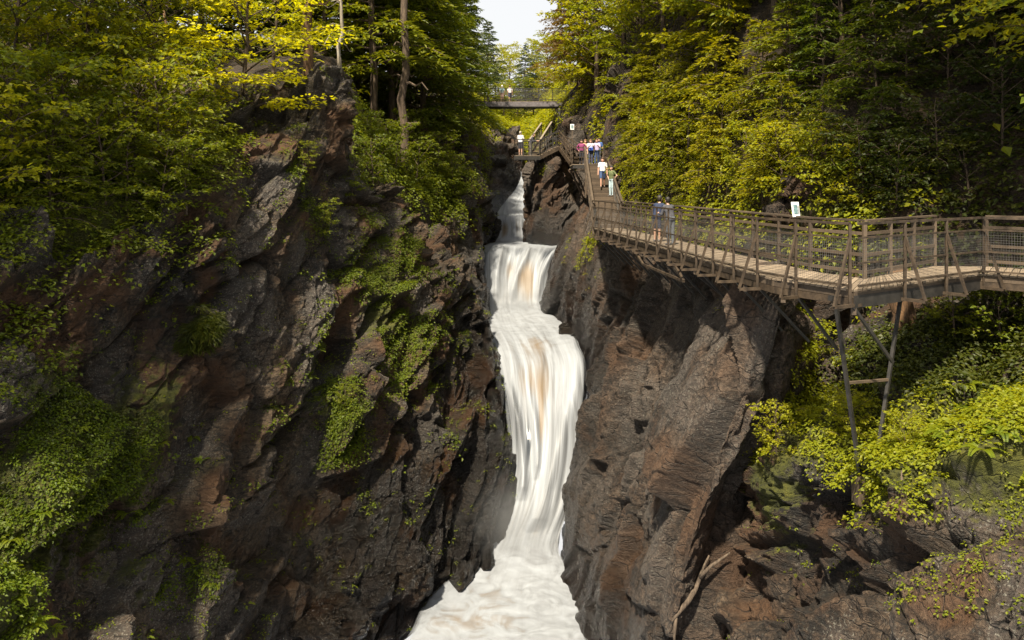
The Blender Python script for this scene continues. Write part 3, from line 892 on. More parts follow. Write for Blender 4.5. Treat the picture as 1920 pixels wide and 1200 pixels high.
def broadleaf(seed, H, RC, z0, nl, ntw=9, nlf=17, leaf=0.15, trunk=0.14, lean=0.0, sunk=1.2):
    k = Twigs(seed)
    r = k.r
    tr = [np.array([0, 0, -sunk])]
    n = 9
    for i in range(1, n + 1):
        f = i / n
        tr.append(np.array([lean * H * f ** 1.5 + r.uniform(-.05, .05) * H * .1, r.uniform(-.05, .05) * H * .1, -sunk + (H * .93 + sunk) * f]))
    tr = np.array(tr)
    k.wood.tube(tr, [trunk * (1.15 - 1.0 * i / n) + .01 for i in range(n + 1)], 7)
    for i in range(nl):
        u = (i + r.uniform(0, 1)) / nl
        h = z0 + (1 - z0) * u ** 0.9
        base = np.array([np.interp(h, np.linspace(0, 1, n + 1), tr[:, c]) for c in range(3)])
        prof = (0.35 + 0.75 * math.sin(math.pi * min(1, 0.18 + 0.80 * (1 - u)) ** 0.9)) if u < 0.95 else 0.35
        Lb = RC * prof * r.uniform(.7, 1.15)
        az = i * 2.39996 + r.uniform(-.4, .4)
        el = 0.25 + 0.7 * u
        pts = limb_pts(base, (math.cos(az), math.sin(az), el), Lb, 6, .10, .28, r)
        k.wood.tube(pts, [trunk * .38 * (1 - .85 * j / 6) * (1.1 - .6 * u) + .006 for j in range(7)], 5, False)
        for j in range(ntw):
            f = r.uniform(.22, 1.0)
            b = np.array([np.interp(f * 6, range(7), pts[:, c]) for c in range(3)])
            dd = pts[min(6, int(f * 6) + 1)] - pts[int(min(f * 6, 5))]
            a = math.atan2(dd[1], dd[0]) + r.choice([-1, 1]) * r.uniform(.35, 1.25)
            Lt = RC * r.uniform(.22, .42)
            tw = limb_pts(b, (math.cos(a), math.sin(a), r.uniform(-.1, .25)), Lt, 4, .0, .22, r)
            if j % 2 == 0: k.wood.tube(tw, [.012, .010, .008, .006, .004], 3, False)
            m = nlf
            g = r.uniform(.1, 1.05, m)
            c0 = np.stack([np.interp(g * 4, range(5), tw[:, c]) for c in range(3)], 1)
            sd = r.choice([-1., 1.], m)
            perp = np.array([-math.sin(a), math.cos(a), 0])
            off = perp * (sd * r.uniform(.02, .2, m))[:, None] * (1 + RC * .08) + np.stack([r.uniform(-.06, .06, m), r.uniform(-.06, .06, m), r.uniform(-.07, .05, m)], 1)
            nn = np.stack([r.normal(0, .55, m), r.normal(0, .55, m), np.ones(m)], 1)
            di = perp * sd[:, None] + np.array([math.cos(a), math.sin(a), -.25]) * r.uniform(.2, 1.0, m)[:, None]
            ln = leaf * r.uniform(.65, 1.25, m)
            k.leaves(c0 + off, nn, di, ln, ln * r.uniform(.55, .8, m))
    return k.meshes('broadleaf%d' % seed)

def hemlock(seed, H, RC, z0, nb, ntw=11, leaf=0.26, trunk=0.16, sunk=1.5, droop=0.35):
    k = Twigs(seed)
    r = k.r
    n = 8
    tr = np.array([[r.uniform(-.03, .03) * i, r.uniform(-.03, .03) * i, -sunk + (H + sunk) * i / n] for i in range(n + 1)])
    k.wood.tube(tr, [trunk * (1.1 - 1.05 * i / n) + .008 for i in range(n + 1)], 7)
    for i in range(nb):
        u = (i + r.uniform(0, 1)) / nb
        z = H * (z0 + (1 - z0) * u)
        Lb = (RC * (1 - u) ** .8 + .25) * r.uniform(.65, 1.15)
        az = i * 2.39996 + r.uniform(-.5, .5)
        el = r.uniform(-.05, .25) + .35 * u
        base = np.array([np.interp(z + sunk, np.linspace(0, H + sunk, n + 1), tr[:, c]) for c in range(3)])
        pts = limb_pts(base, (math.cos(az), math.sin(az), el), Lb, 5, .04, droop, r)
        k.wood.tube(pts, [.045 * (1 - .9 * j / 5) * (1.1 - .8 * u) * (RC / 3) + .005 for j in range(6)], 4, False)
        m = ntw
        for j in range(m):
            f = .12 + .88 * (j + r.uniform(0, 1)) / m
            b = np.array([np.interp(f * 5, range(6), pts[:, c]) for c in range(3)])
            dd = unit(pts[min(5, int(f * 5) + 1)] - pts[int(min(f * 5, 4))])
            for sgn in (-1, 1):
                a = math.atan2(dd[1], dd[0]) + sgn * r.uniform(.5, 1.05)
                Lt = Lb * .42 * (1.15 - .75 * f) * r.uniform(.6, 1.2) + .10
                q = max(3, int(Lt / .11))
                g = (np.arange(q) + r.uniform(0, 1, q)) / q
                tdir = np.array([math.cos(a), math.sin(a), dd[2] - .18])
                c0 = b + tdir * (g * Lt)[:, None] + np.array([0, 0, -1]) * (g ** 2 * Lt * .28)[:, None] + r.uniform(-.03, .03, (q, 3))
                side = np.array([-math.sin(a), math.cos(a), 0]) * r.choice([-1., 1.], q)[:, None]
                di = tdir + side * r.uniform(.0, .95, q)[:, None] + np.array([0, 0, -1.]) * r.uniform(0, .5, q)[:, None]
                nn = np.stack([r.normal(0, .3, q), r.normal(0, .3, q), np.ones(q)], 1)
                ln = leaf * r.uniform(.6, 1.2, q)
                k.leaves(c0, nn, di, ln, ln * r.uniform(.26, .4, q))
    return k.meshes('hemlock%d' % seed)

def fern_mesh(seed, nf=8, size=0.75):
    r = np.random.RandomState(seed)
    p, n, d, L, W = [], [], [], [], []
    for i in range(nf):
        a = i * 2.4 + r.uniform(-.3, .3)
        sl = size * r.uniform(.7, 1.1)
        m = 15
        t = np.linspace(.12, 1, m)
        x = t * sl * .85
        z = sl * (.75 * t - .72 * t ** 2.1)
        rad = np.array([math.cos(a), math.sin(a), 0])
        c = rad * x[:, None] + np.array([0, 0, 1.]) * z[:, None]
        tang = unit(np.gradient(c, axis=0))
        side = np.array([-math.sin(a), math.cos(a), 0])
        up = np.cross(side, tang); up *= np.sign(up[:, 2:3] + 1e-6)
        for s_ in (-1, 1):
            p.append(c); n.append(-up if False else up)
            d.append(side * s_ + tang * .45)
            ln = sl * .30 * (1 - .85 * t) * (0.5 + np.minimum(1, t * 4) * .5) + .03
            L.append(ln); W.append(ln * .0 + sl * .085)
    return leaf_mesh('fern_fronds%d' % seed, np.concatenate(p), np.concatenate(n), np.concatenate(d), np.concatenate(L), np.concatenate(W), .1, .1)

def clumps(name, label, cat, patches, zones, n, kleaf, rad, leaf, mat, seed, base=0.0, lift=0.5, thr=0.15, minz=-0.1, spread=0.35, aspect=.7):
    """ground cover: leafy clumps rooted on the terrain where the zones are strong"""
    r = np.random.RandomState(seed)
    V = np.concatenate([PATCH[q][0] for q in patches])
    N = np.concatenate([PATCH[q][1] for q in patches])
    A = np.concatenate([PATCH[q][4] for q in patches])
    wt = np.clip(zone_w(V, zones) + base + .8 * fbm(V * .9, 3, seed) - thr, 0, 1.5) * (N[:, 2] > minz) * (0.3 + np.clip(N[:, 2], 0, 1))
    wt = wt * A
    if wt.sum() <= 0: return None
    idx = r.choice(len(V), n, p=wt / wt.sum())
    c, nn = V[idx], N[idx]
    up = unit(nn * .45 + np.array([0, 0, .8]))
    rr = rad * r.uniform(.5, 1.3, n)
    K = kleaf
    c = np.repeat(c, K, 0); up = np.repeat(up, K, 0); rr = np.repeat(rr, K)
    m = n * K
    a = r.uniform(0, 2 * math.pi, m)
    rho = np.sqrt(r.uniform(0, 1, m))
    t1 = unit(np.cross(up, np.array([.3, .9, .1])))
    t2 = np.cross(up, t1)
    out = t1 * np.cos(a)[:, None] + t2 * np.sin(a)[:, None]
    pos = c + out * (rho * rr)[:, None] + up * (rr * lift * (1.15 - rho ** 2) * r.uniform(.25, 1.1, m))[:, None]
    nrm = up + out * .35 * rho[:, None] + r.normal(0, spread, (m, 3)) + np.array([0, 0, .45])
    ln = leaf * r.uniform(.6, 1.3, m)
    me = leaf_mesh(name, pos, nrm, out + r.normal(0, .4, (m, 3)), ln, ln * aspect * r.uniform(.8, 1.2, m))
    o = link(name, me, mat)
    tag(o, label, cat, kind='stuff')
    return o

# --- prototypes, meshes shared by every copy
TREE = {}
for i in range(4): TREE['maple%d' % i] = broadleaf(100 + i, 8.0, 3.6, .16, 32, 9, 20, .23, .15, (.06, -.05, .1, -.08)[i])
for i in range(3): TREE['sapling%d' % i] = broadleaf(120 + i, 3.2, 1.7, .08, 16, 7, 13, .175, .045, (.1, -.12, .05)[i], .5)
for i in range(3): TREE['beech%d' % i] = broadleaf(140 + i, 9.0, 4.6, .30, 24, 11, 20, .22, .12, (.03, -.06, .08)[i])
for i in range(4): TREE['hemlock%d' % i] = hemlock(200 + i, 13.0, 3.3, (.10, .22, .05, .16)[i], 76, 12, .34, .17)
for i in range(3): TREE['young_hemlock%d' % i] = hemlock(220 + i, 4.2, 1.9, .04, 40, 9, .24, .06, .6, .45)

for i in range(2): TREE['canopy%d' % i] = broadleaf(160 + i, 14.0, 6.5, .22, 44, 14, 24, .19, .2, (.02, -.03)[i])

def place_tree(kind, x, y, z, sc, mat, label, group=None, bark='bark', rz=None, name=None, cat='tree', rng=random.Random(5), tilt=(0, 0)):
    t, c = TREE[kind]
    nm = name or {'maple': 'maple_tree', 'beech': 'beech_tree', 'canopy': 'canopy_tree', 'hemlock': 'hemlock_tree', 'sapling': 'sapling', 'young_hemlock': 'young_hemlock'}[kind.rstrip('0123456789')]
    o = empty(nm, (x, y, z), rng.uniform(0, 6.28) if rz is None else rz)
    o.rotation_euler = (tilt[0], tilt[1], o.rotation_euler.z)
    o.scale = (sc, sc, sc) if not isinstance(sc, tuple) else sc
    for nm2, me, mt in (('trunk', t, M[bark]), ('crown', c, M[mat])):
        q = bpy.data.objects.new(nm2, me)
        COL.objects.link(q)
        q.parent = o
        if len(me.materials) == 0: me.materials.append(None)
        q.material_slots[0].link = 'OBJECT'
        q.material_slots[0].material = mt
    tag(o, label, cat, group)
    return o

def tree_px(kind, px, py, sc, mat, label, group=None, only=None, sink=.1, **kw):
    """a tree rooted where the hillside lies in that direction"""
    h = hit_along(px, py, only)
    if h is None: return None
    p = h[0]
    return place_tree(kind, p.x, p.y, p.z - sink, sc, mat, label, group, **kw)

def tree_at(kind, px, d, sc, mat, label, group=None, only=None, **kw):
    """a tree rooted on the ground at a distance"""
    x = (px - 960) / FPX * d
    z = ground(x, d, 80, only)
    if z is None: return None
    return place_tree(kind, x, d, z - .1, sc, mat, label, group, **kw)

rt = random.Random(11)
HR, HL = ['hillside_right'], ['hillside_left']
# right hillside ------------------------------------------------------------
g1 = 'golden trees covering the right hillside'
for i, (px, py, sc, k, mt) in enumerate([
        (1120, 170, 1.3, 'maple', 'leaf_gold_sunlit'), (1170, 120, 1.3, 'maple', 'leaf_gold_sunlit'), (1205, 60, 1.25, 'maple', 'leaf_gold_sunlit'), (1190, 215, .8, 'maple', 'leaf_gold_sunlit'),
        (1245, 100, 1.2, 'beech', 'leaf_gold_sunlit'), (1290, 40, 1.2, 'maple', 'leaf_gold_sunlit'), (1320, 110, 1.0, 'maple', 'leaf_gold_sunlit'),
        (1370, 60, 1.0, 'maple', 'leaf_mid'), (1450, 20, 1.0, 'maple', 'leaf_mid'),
        (1530, 30, .9, 'beech', 'leaf_mid'), (1580, 110, .7, 'maple', 'leaf_dark_shaded'), (1640, 30, .9, 'maple', 'leaf_mid'),
        (1760, 20, .8, 'beech', 'leaf_mid'), (1840, 80, .7, 'maple', 'leaf_dark_shaded'), (1900, 10, .8, 'maple', 'leaf_dark_shaded'), (1960, 90, .8, 'maple', 'leaf_dark_shaded'), (1430, -60, 1.1, 'maple', 'leaf_mid'), (1600, -80, 1.1, 'maple', 'leaf_mid'), (1800, -90, 1.0, 'maple', 'leaf_dark_shaded'), (1330, -30, 1.2, 'maple', 'leaf_gold_sunlit')]):
    tree_px('%s%d' % (k, rt.randrange(3)), px, py, sc * rt.uniform(.9, 1.1), mt, {'leaf_gold_sunlit': 'golden leafy tree in the canopy right of the sky gap', 'leaf_mid': 'mid green tree on the hillside above the long walkway',
            'leaf_dark_shaded': 'shaded dark green leafy tree at the right edge above the walkway'}[mt], g1 + {'leaf_gold_sunlit': ' in sun', 'leaf_mid': ' higher up', 'leaf_dark_shaded': ' in shade'}[mt], HR, rng=rt)
g2 = 'young hemlocks hanging over the bank behind the walkway'
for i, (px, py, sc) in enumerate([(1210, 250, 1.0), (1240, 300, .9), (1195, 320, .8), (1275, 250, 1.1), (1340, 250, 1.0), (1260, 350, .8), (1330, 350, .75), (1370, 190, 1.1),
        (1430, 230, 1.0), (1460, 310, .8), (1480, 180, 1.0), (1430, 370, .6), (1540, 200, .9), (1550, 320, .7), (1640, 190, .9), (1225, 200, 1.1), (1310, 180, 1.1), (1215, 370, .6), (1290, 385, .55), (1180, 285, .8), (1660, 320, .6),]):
    tree_px('young_hemlock%d' % rt.randrange(3), px, py, sc * rt.uniform(.9, 1.15), 'needle_gold_sunlit' if px < 1480 else 'needle', 'feathery yellow hemlock on the sunny bank behind the walkway' if px < 1480 else 'feathery shaded young hemlock above the bend of the walkway', g2 + (' in sun' if px < 1480 else ' in shade'), HR, rng=rt)
for i, (px, py, sc) in enumerate([(1270, 285, .9), (1350, 300, .8), (1400, 350, .7), (1470, 360, .7), (1520, 380, .7), (1570, 390, .6), (1620, 360, .7), (1680, 380, .6), (1760, 330, .7), (1820, 390, .6), (1240, 330, .8), (1880, 280, .8), (1860, 200, .8), (1780, 180, .8), (1700, 170, .8)]):
    tree_px('sapling%d' % rt.randrange(3), px, py, sc, 'leaf_gold_sunlit' if px < 1600 else 'leaf_dark_shaded', 'leafy broadleaf sapling among the hemlocks on the sunny bank' if px < 1600 else 'leafy sapling in deep shade beyond the walkway bend', 'saplings on the right bank' + (' in sun' if px < 1600 else ' in shade'), HR, rng=rt)
# trees over the sky gap, right edge
for px, d, sc, k, mt, lb in [(1085, 78, 1.15, 'hemlock0', 'leaf_rust', 'rust tinged hemlock leaning into the right side of the sky gap'), (1068, 90, 1.1, 'hemlock1', 'leaf_rust', 'rusty brown hemlock directly behind the right end of the high bridge'),
        (1115, 70, 1.2, 'hemlock2', 'needle_gold_sunlit', 'tall golden hemlock above the stair platform on the right'), (1145, 84, 1.4, 'hemlock3', 'needle_gold_sunlit', 'tallest golden hemlock at the top edge right of the sky gap'), (1100, 100, 1.5, 'maple1', 'leaf_gold_sunlit', 'far golden tree crowning the slope beyond the high bridge')]:
    tree_at(k, px, d, sc, mt, lb, None, HR, rng=rt)
# left: conifers beside the sky gap -------------------------------------------
for px, d, sc, k, mt, lb in [(735, 53, 1.45, 'hemlock1', 'needle', 'dark trunked hemlock rising left of centre above green shrubs'), (795, 56, 1.4, 'hemlock0', 'needle', 'full hemlock with layered boughs left of the far bridge'),
        (828, 66, 1.4, 'hemlock2', 'needle', 'slender hemlock edging the left side of the sky gap'), (862, 80, 1.25, 'hemlock3', 'needle', 'hemlock behind the left end of the high bridge'),
        (700, 48, 1.5, 'hemlock3', 'needle', 'dense hemlock just right of the cliff bluff'), (765, 64, 1.5, 'hemlock2', 'needle_gold_sunlit', 'sunlit hemlock with golden bough tips behind the dark trunk'),
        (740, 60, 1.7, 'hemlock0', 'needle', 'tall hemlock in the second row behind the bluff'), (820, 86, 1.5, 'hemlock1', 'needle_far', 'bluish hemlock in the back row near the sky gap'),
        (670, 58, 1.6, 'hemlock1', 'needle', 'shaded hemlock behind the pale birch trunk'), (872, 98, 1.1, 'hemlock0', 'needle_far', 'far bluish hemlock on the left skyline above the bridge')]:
    tree_at(k, px, d, sc, mt, lb, None, HL, rng=rt)
for px, py, sc in [(740, 330, .9), (700, 350, .8), (780, 350, .9), (820, 330, .9), (850, 350, .8), (800, 300, 1.0), (760, 290, .9), (720, 300, .8), (870, 300, .9), (660, 360, .6), (840, 380, .6), (885, 270, .9), (690, 280, .7)]:
    tree_px('sapling%d' % rt.randrange(3), px, py, sc * rt.uniform(.9, 1.1) * .85, 'leaf_mid', 'bright green sapling below the dark hemlock trunk on the left rim', 'saplings on the left rim above the falls', ['hillside_left', 'gorge_wall_far', 'gorge_wall_left'], rng=rt)
# left: broadleaf and dark forest ---------------------------------------------
for px, d, sc, k, mt, bk, lb in [(455, 31, (1.0, 1.0, .75), 'beech0', 'leaf_sunlit', 'bark', 'bright yellow beech spreading level boughs over the cliff top'), (300, 31, .9, 'beech1', 'leaf_gold_sunlit', 'bark', 'yellow green beech left of the brightest one'),
        (510, 38, .8, 'beech2', 'leaf_sunlit', 'bark', 'sunlit beech whose boughs reach to the brown trunk'), (150, 29, .95, 'beech2', 'leaf_mid', 'bark', 'green beech with thin boughs in the upper left wood'), (30, 27, .9, 'beech0', 'leaf_mid', 'bark', 'green beech at the upper left corner'),
        (220, 44, 1.2, 'maple1', 'leaf_dark_shaded', 'bark', 'dark maple filling the wood behind the yellow beeches'), (60, 42, 1.2, 'maple2', 'leaf_dark_shaded', 'bark', 'dark maple deep in the upper left wood'), (-80, 30, 1.1, 'maple0', 'leaf_dark_shaded', 'bark', 'dark maple beyond the left edge'), (360, 50, 1.3, 'maple0', 'leaf_dark_shaded', 'bark', 'dark maple behind the cliff top beech'),
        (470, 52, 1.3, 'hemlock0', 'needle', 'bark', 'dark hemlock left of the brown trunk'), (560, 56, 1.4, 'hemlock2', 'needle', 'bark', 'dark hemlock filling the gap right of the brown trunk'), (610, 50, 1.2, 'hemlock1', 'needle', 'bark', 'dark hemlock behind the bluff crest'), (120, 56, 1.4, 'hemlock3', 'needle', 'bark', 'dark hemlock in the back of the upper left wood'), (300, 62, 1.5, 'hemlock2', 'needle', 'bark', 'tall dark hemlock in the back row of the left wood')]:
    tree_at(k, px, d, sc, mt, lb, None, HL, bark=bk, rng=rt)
for i, (px, py, sc) in enumerate([(60, 260, 1.0), (140, 330, .9), (220, 280, .9), (300, 330, .9), (30, 350, .9), (360, 270, .8), (100, 390, .7), (200, 380, .7), (300, 400, .6), (-40, 420, .8), (180, 210, 1.0), (330, 200, .8), (10, 200, 1.0), (250, 340, .8), (350, 380, .5), (50, 300, .8), (160, 270, .8), (110, 320, .8), (270, 240, .8)]):
    tree_px('sapling%d' % rt.randrange(3), px, py, sc * 1.25, 'leaf_mid' if i % 3 else 'leaf_gold_sunlit', 'leafy understorey sapling on the dim slope at upper left' if i % 3 else 'lighter yellow sapling on the dim slope at upper left', 'saplings on the upper left slope' + ('' if i % 3 else ' catching light'), ['hillside_left', 'gorge_wall_left'], rng=rt)
for i, (px, py, sc) in enumerate([(380, 300, .6), (350, 350, .7), (240, 400, .7), (90, 430, .8)]):
    tree_px('young_hemlock%d' % (i % 3), px, py, sc, 'needle', 'dark young hemlock hanging over the left cliff edge', 'young hemlocks along the left cliff edge', ['hillside_left', 'gorge_wall_left'], rng=rt)
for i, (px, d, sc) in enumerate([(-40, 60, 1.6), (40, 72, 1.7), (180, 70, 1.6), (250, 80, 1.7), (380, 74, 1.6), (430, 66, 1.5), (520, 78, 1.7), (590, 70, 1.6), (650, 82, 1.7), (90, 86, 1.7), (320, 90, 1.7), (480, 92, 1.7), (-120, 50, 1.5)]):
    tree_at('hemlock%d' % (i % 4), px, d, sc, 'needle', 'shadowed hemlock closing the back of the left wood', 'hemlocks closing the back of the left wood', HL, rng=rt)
# far trees beyond the bridge
for px, d, sc, k, mt in [(930, 120, 1.0, 'maple0', 'leaf_gold_sunlit'), (955, 135, 1.1, 'maple1', 'leaf_gold_sunlit'), (985, 130, .8, 'hemlock0', 'needle_far'), (1005, 142, .8, 'hemlock2', 'needle_far'), (1030, 125, 1.0, 'maple2', 'leaf_gold_sunlit'), (970, 110, .7, 'maple3', 'leaf_mid'), (915, 112, .9, 'hemlock1', 'needle_far'), (1045, 112, .9, 'maple0', 'leaf_gold_sunlit'), (1000, 112, .6, 'hemlock3', 'needle_far'), (945, 105, .6, 'maple3', 'leaf_gold_sunlit'), (1022, 108, .6, 'maple1', 'leaf_gold_sunlit')]:
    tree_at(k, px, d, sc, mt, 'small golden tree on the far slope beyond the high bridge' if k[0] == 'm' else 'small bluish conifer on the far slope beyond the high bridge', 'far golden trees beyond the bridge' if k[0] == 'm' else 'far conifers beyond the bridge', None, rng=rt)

# tall canopy trees on both sides, added to cast shade, mostly out of view
for x, y, sc, k, mt, tl, lb in [(15.6, 20.0, 1.0, 'canopy0', 'leaf_gold_sunlit', (.10, -.26), 'tall beech whose boughs hang into the top right corner'), (17.5, 17.0, 1.0, 'canopy1', 'leaf_mid', (.08, -.28), 'tall beech added beyond the right edge to cast shade'), (18.5, 26.0, 1.1, 'canopy1', 'leaf_mid', (.12, -.25), 'tall maple added above the bank right of the sign to darken it'),
        (-16.5, 15.5, .9, 'canopy0', 'leaf_mid', (.05, .12), 'tall beech added beyond the left edge to cast shade'), (-17.4, 19.8, .85, 'canopy1', 'leaf_mid', (.05, .10), 'near beech whose thin boughs hang across the upper left corner'), (-18.5, 21.0, .9, 'canopy1', 'leaf_dark_shaded', (.06, .06), 'dark maple added above the upper left corner to cast shade')]:
    z = ground(x, y, 80, HR + HL)
    place_tree(k, x, y, (z if z is not None else -1) - .2, sc, mt, lb, rz=0, tilt=tl, rng=rt)
# ------------------------------------------------------------------ the walkway
ZD = -2.0                      # deck level of the long walkway
FR = [(3.75, 36.2), (4.62, 26.8), (5.18, 20.4), (5.58, 17.0), (6.49, 15.2)]           # gorge side, long section
BK = [(4.95, 36.2), (6.02, 27.0), (6.60, 20.8), (6.90, 18.1), (7.45, 16.9)]
FR2 = [(6.49, 15.2), (10.45, 17.9)]
BK2 = [(7.45, 16.9), (10.30, 19.5)]
FR3 = [(10.45, 17.9), (11.6, 16.7), (13.6, 15.2)]
BK3 = [(11.5, 19.4), (12.7, 18.0), (14.6, 16.6)]

class Line:
    def __init__(s, pts):
        s.p = np.array(pts, float)
        seg = np.linalg.norm(np.diff(s.p, axis=0), axis=1)
        s.c = np.concatenate([[0], np.cumsum(seg)])
        s.len = s.c[-1]
    def at(s, f):
        d = f * s.len
        return np.array([np.interp(d, s.c, s.p[:, k]) for k in range(s.p.shape[1])])

def v3(p, z):
    return (float(p[0]), float(p[1]), float(z))

def planks(parent, F, B, z, wdt, mat, th=0.04):
    F, B = Line(F), Line(B)
    n = max(2, int(round(F.len / wdt)))
    rr = random.Random(n)
    for i in range(n):
        g = 0.010 / F.len
        a, b = i / n + g, (i + 1) / n - g
        dz = rr.uniform(-.004, .004)
        o1, o2 = rr.uniform(-.03, .03), rr.uniform(-.03, .03)
        fa, fb, ba, bb = F.at(a), F.at(b), B.at(a), B.at(b)
        ex = unit(fa - ba)
        poly = [fa + ex * (.07 + o1), fb + ex * (.07 + o1), bb - ex * (.05 + o2), ba - ex * (.05 + o2)]
        MB().prism(poly, z - th + dz, z + dz).build('plank', mat, parent)

def rail(parent, name, pts, w_, h_, mat):
    for a, b in zip(pts[:-1], pts[1:]):
        MB().bar(a, b, w_, h_).build(name, mat, parent)

def wire_panel(parent, a, b, z0, z1, step=0.05, t=0.0035, z0b=None, z1b=None):
    """wire mesh infill between two posts"""
    a, b = np.array(a), np.array(b)
    z0b = z0 if z0b is None else z0b
    z1b = z1 if z1b is None else z1b
    L = np.linalg.norm(b - a)
    m = MB()
    n = max(2, int(L / step))
    for i in range(1, n):
        f = i / n
        p = a + (b - a) * f
        m.bar(v3(p, z0 + (z0b - z0) * f), v3(p, z1 + (z1b - z1) * f), t, t)
    k = max(2, int((z1 - z0) / step))
    for j in range(1, k):
        f = j / k
        m.bar(v3(a, z0 + (z1 - z0) * f), v3(b, z0b + (z1b - z0b) * f), t, t)
    o = m.build('wire_mesh', M['wire'], parent)
    return o

def front_side(parent, pts, n, brace=True, inset=0.0, knee=True, skip_last=False, frame=True, skip0=False):
    """steel posts with outrigger triangles, four rails and wire mesh"""
    F = Line(pts)
    prev = None
    ps = [F.at(i / n) for i in range(n + 1)]
    for i, p in enumerate(ps):
        t = unit(F.at(min(1, i / n + .01)) - F.at(max(0, i / n - .01)))
        out = np.array([t[1], -t[0]])
        if np.dot(out, -p) < 0: out = -out                 # towards the gorge
        q = p + out * .10
        if not (skip_last and i == n) and not (skip0 and i == 0):
            if frame:
                f = empty('support_frame', v3(q, ZD))
                f.parent = parent
                bx = lambda nm, a, b, w_: MB().bar(Vector(a) - Vector(v3(q, ZD)), Vector(b) - Vector(v3(q, ZD)), w_, w_).build(nm, M['dark_steel' if nm == 'knee_brace' else 'steel'], f)  # knee braces coloured darker to read as shadowed below the deck
                bx('post', v3(q, ZD - .34), v3(q, ZD + 1.24), .05)
                if brace:
                    e = p + out * .52
                    bx('outrigger', v3(e, ZD - .31), v3(q - out * .30, ZD - .31), .06)
                    bx('brace', v3(e, ZD - .30), v3(q, ZD + .96), .05)
                if knee:
                    w0 = p - out * 1.25
                    gz = ground(w0[0], w0[1], ZD - .5)
                    zb = max(gz if gz is not None else ZD - 1.5, ZD - 1.5)
                    bx('knee_brace', v3(p + out * .05, ZD - .30), v3(p - out * 1.1, min(zb, ZD - 1.2)), .055)
        if prev is not None:
            for zz, nm, w_ in ((1.25, 'top_rail', .05), (.98, 'upper_rail', .035), (.50, 'middle_rail', .035), (.07, 'bottom_rail', .035)):
                MB().bar(v3(prev + out * .10, ZD + zz), v3(q, ZD + zz), w_, w_).build(nm, M['steel'], parent)
            wire_panel(parent, prev + out * .085, q - out * .015, ZD + .09, ZD + .97)
        prev = p
    return ps

def back_side(parent, pts, n, z=ZD, skip0=False):
    F = Line(pts)
    ps = [F.at(i / n) for i in range(n + 1)]
    for i, p in enumerate(ps):
        if not (skip0 and i == 0): MB().bar(v3(p, z - .3), v3(p, z + 1.20), .075, .075).build('post', M['rail_wood'], parent)
        if i:
            for zz, nm, w_, h_ in ((1.225, 'top_rail', .12, .04), (.95, 'side_board', .04, .07), (.50, 'side_board', .04, .07), (.13, 'side_board', .04, .07)):
                MB().bar(v3(ps[i - 1], z + zz), v3(p, z + zz), w_, h_).build(nm, M['rail_wood'], parent)
            wire_panel(parent, ps[i - 1], p, z + .15, z + .95, .06)

def edge_beam(parent, pts, mat, z, h, w_, off=0.0, name='edge_beam'):
    for a, b in zip(pts[:-1], pts[1:]):
        MB().bar(v3(a, z), v3(b, z), w_, h).build(name, mat, parent)

wk = empty('walkway', v3(FR[2], ZD))
# parts are built in place, so the walkway's own empty carries no offset
wk.location = (0, 0, 0)
tag(wk, 'long timber and steel walkway with wire mesh railing curving along the right cliff', 'walkway')
planks(wk, FR, BK, ZD, .15, M['plank'])
front_side(wk, FR, 16)
back_side(wk, BK, 12)
edge_beam(wk, FR, M['rail_wood'], ZD - .11, .12, .05, name='fascia_board')
edge_beam(wk, FR, M['steel'], ZD - .25, .14, .07)
edge_beam(wk, BK, M['rail_wood'], ZD - .14, .18, .06)
for i in range(13):
    f = Line(FR).at(i / 12 + (.001 if i == 0 else 0)); b = Line(BK).at(i / 12)
    MB().bar(v3(f, ZD - .42), v3(b, ZD - .42), .10, .14).build('joist', M['rail_wood'], wk)
# hanging truss under the far part
tr = [Line(FR).at(f) for f in (.34, .40, .62)]
m = MB(); m.bar(v3(tr[0], ZD - .35), v3(tr[1], ZD - .78), .07, .07); m.build('truss_chord', M['steel'], wk)
m = MB(); m.bar(v3(tr[1], ZD - .78), v3(tr[2], ZD - .80), .07, .07); m.build('truss_chord', M['steel'], wk)
m = MB(); m.bar(v3(tr[2], ZD - .80), v3(Line(FR).at(.57), ZD - .33), .07, .07); m.build('truss_chord', M['steel'], wk)

wb = empty('walkway')
tag(wb, 'short walkway span crossing behind the bend with a dark steel side beam', 'walkway')
planks(wb, FR2, BK2, ZD, .15, M['plank'])
front_side(wb, FR2, 3, knee=False, skip0=True)
back_side(wb, BK2, 3, skip0=True)
edge_beam(wb, FR2, M['rail_wood'], ZD - .085, .07, .06, name='fascia_board')
edge_beam(wb, FR2, M['dark_steel'], ZD - .24, .24, .08)
edge_beam(wb, BK2, M['dark_steel'], ZD - .2, .24, .08)
wc = empty('walkway')
tag(wc, 'walkway span returning towards the viewer at the right edge', 'walkway')
planks(wc, FR3, BK3, ZD + .003, .15, M['plank'])
front_side(wc, FR3, 3, knee=True, skip0=True)
back_side(wc, BK3, 3)
edge_beam(wc, FR3, M['rail_wood'], ZD - .11, .12, .05, name='fascia_board')
edge_beam(wc, FR3, M['steel'], ZD - .25, .14, .07)
edge_beam(wc, BK3, M['rail_wood'], ZD - .14, .18, .06)
# corner landing between the last two spans
MB().prism([(10.45, 17.95), (10.30, 19.5), (11.45, 19.45)], ZD - .044, ZD - .004).build('corner_deck', M['plank'], wb)

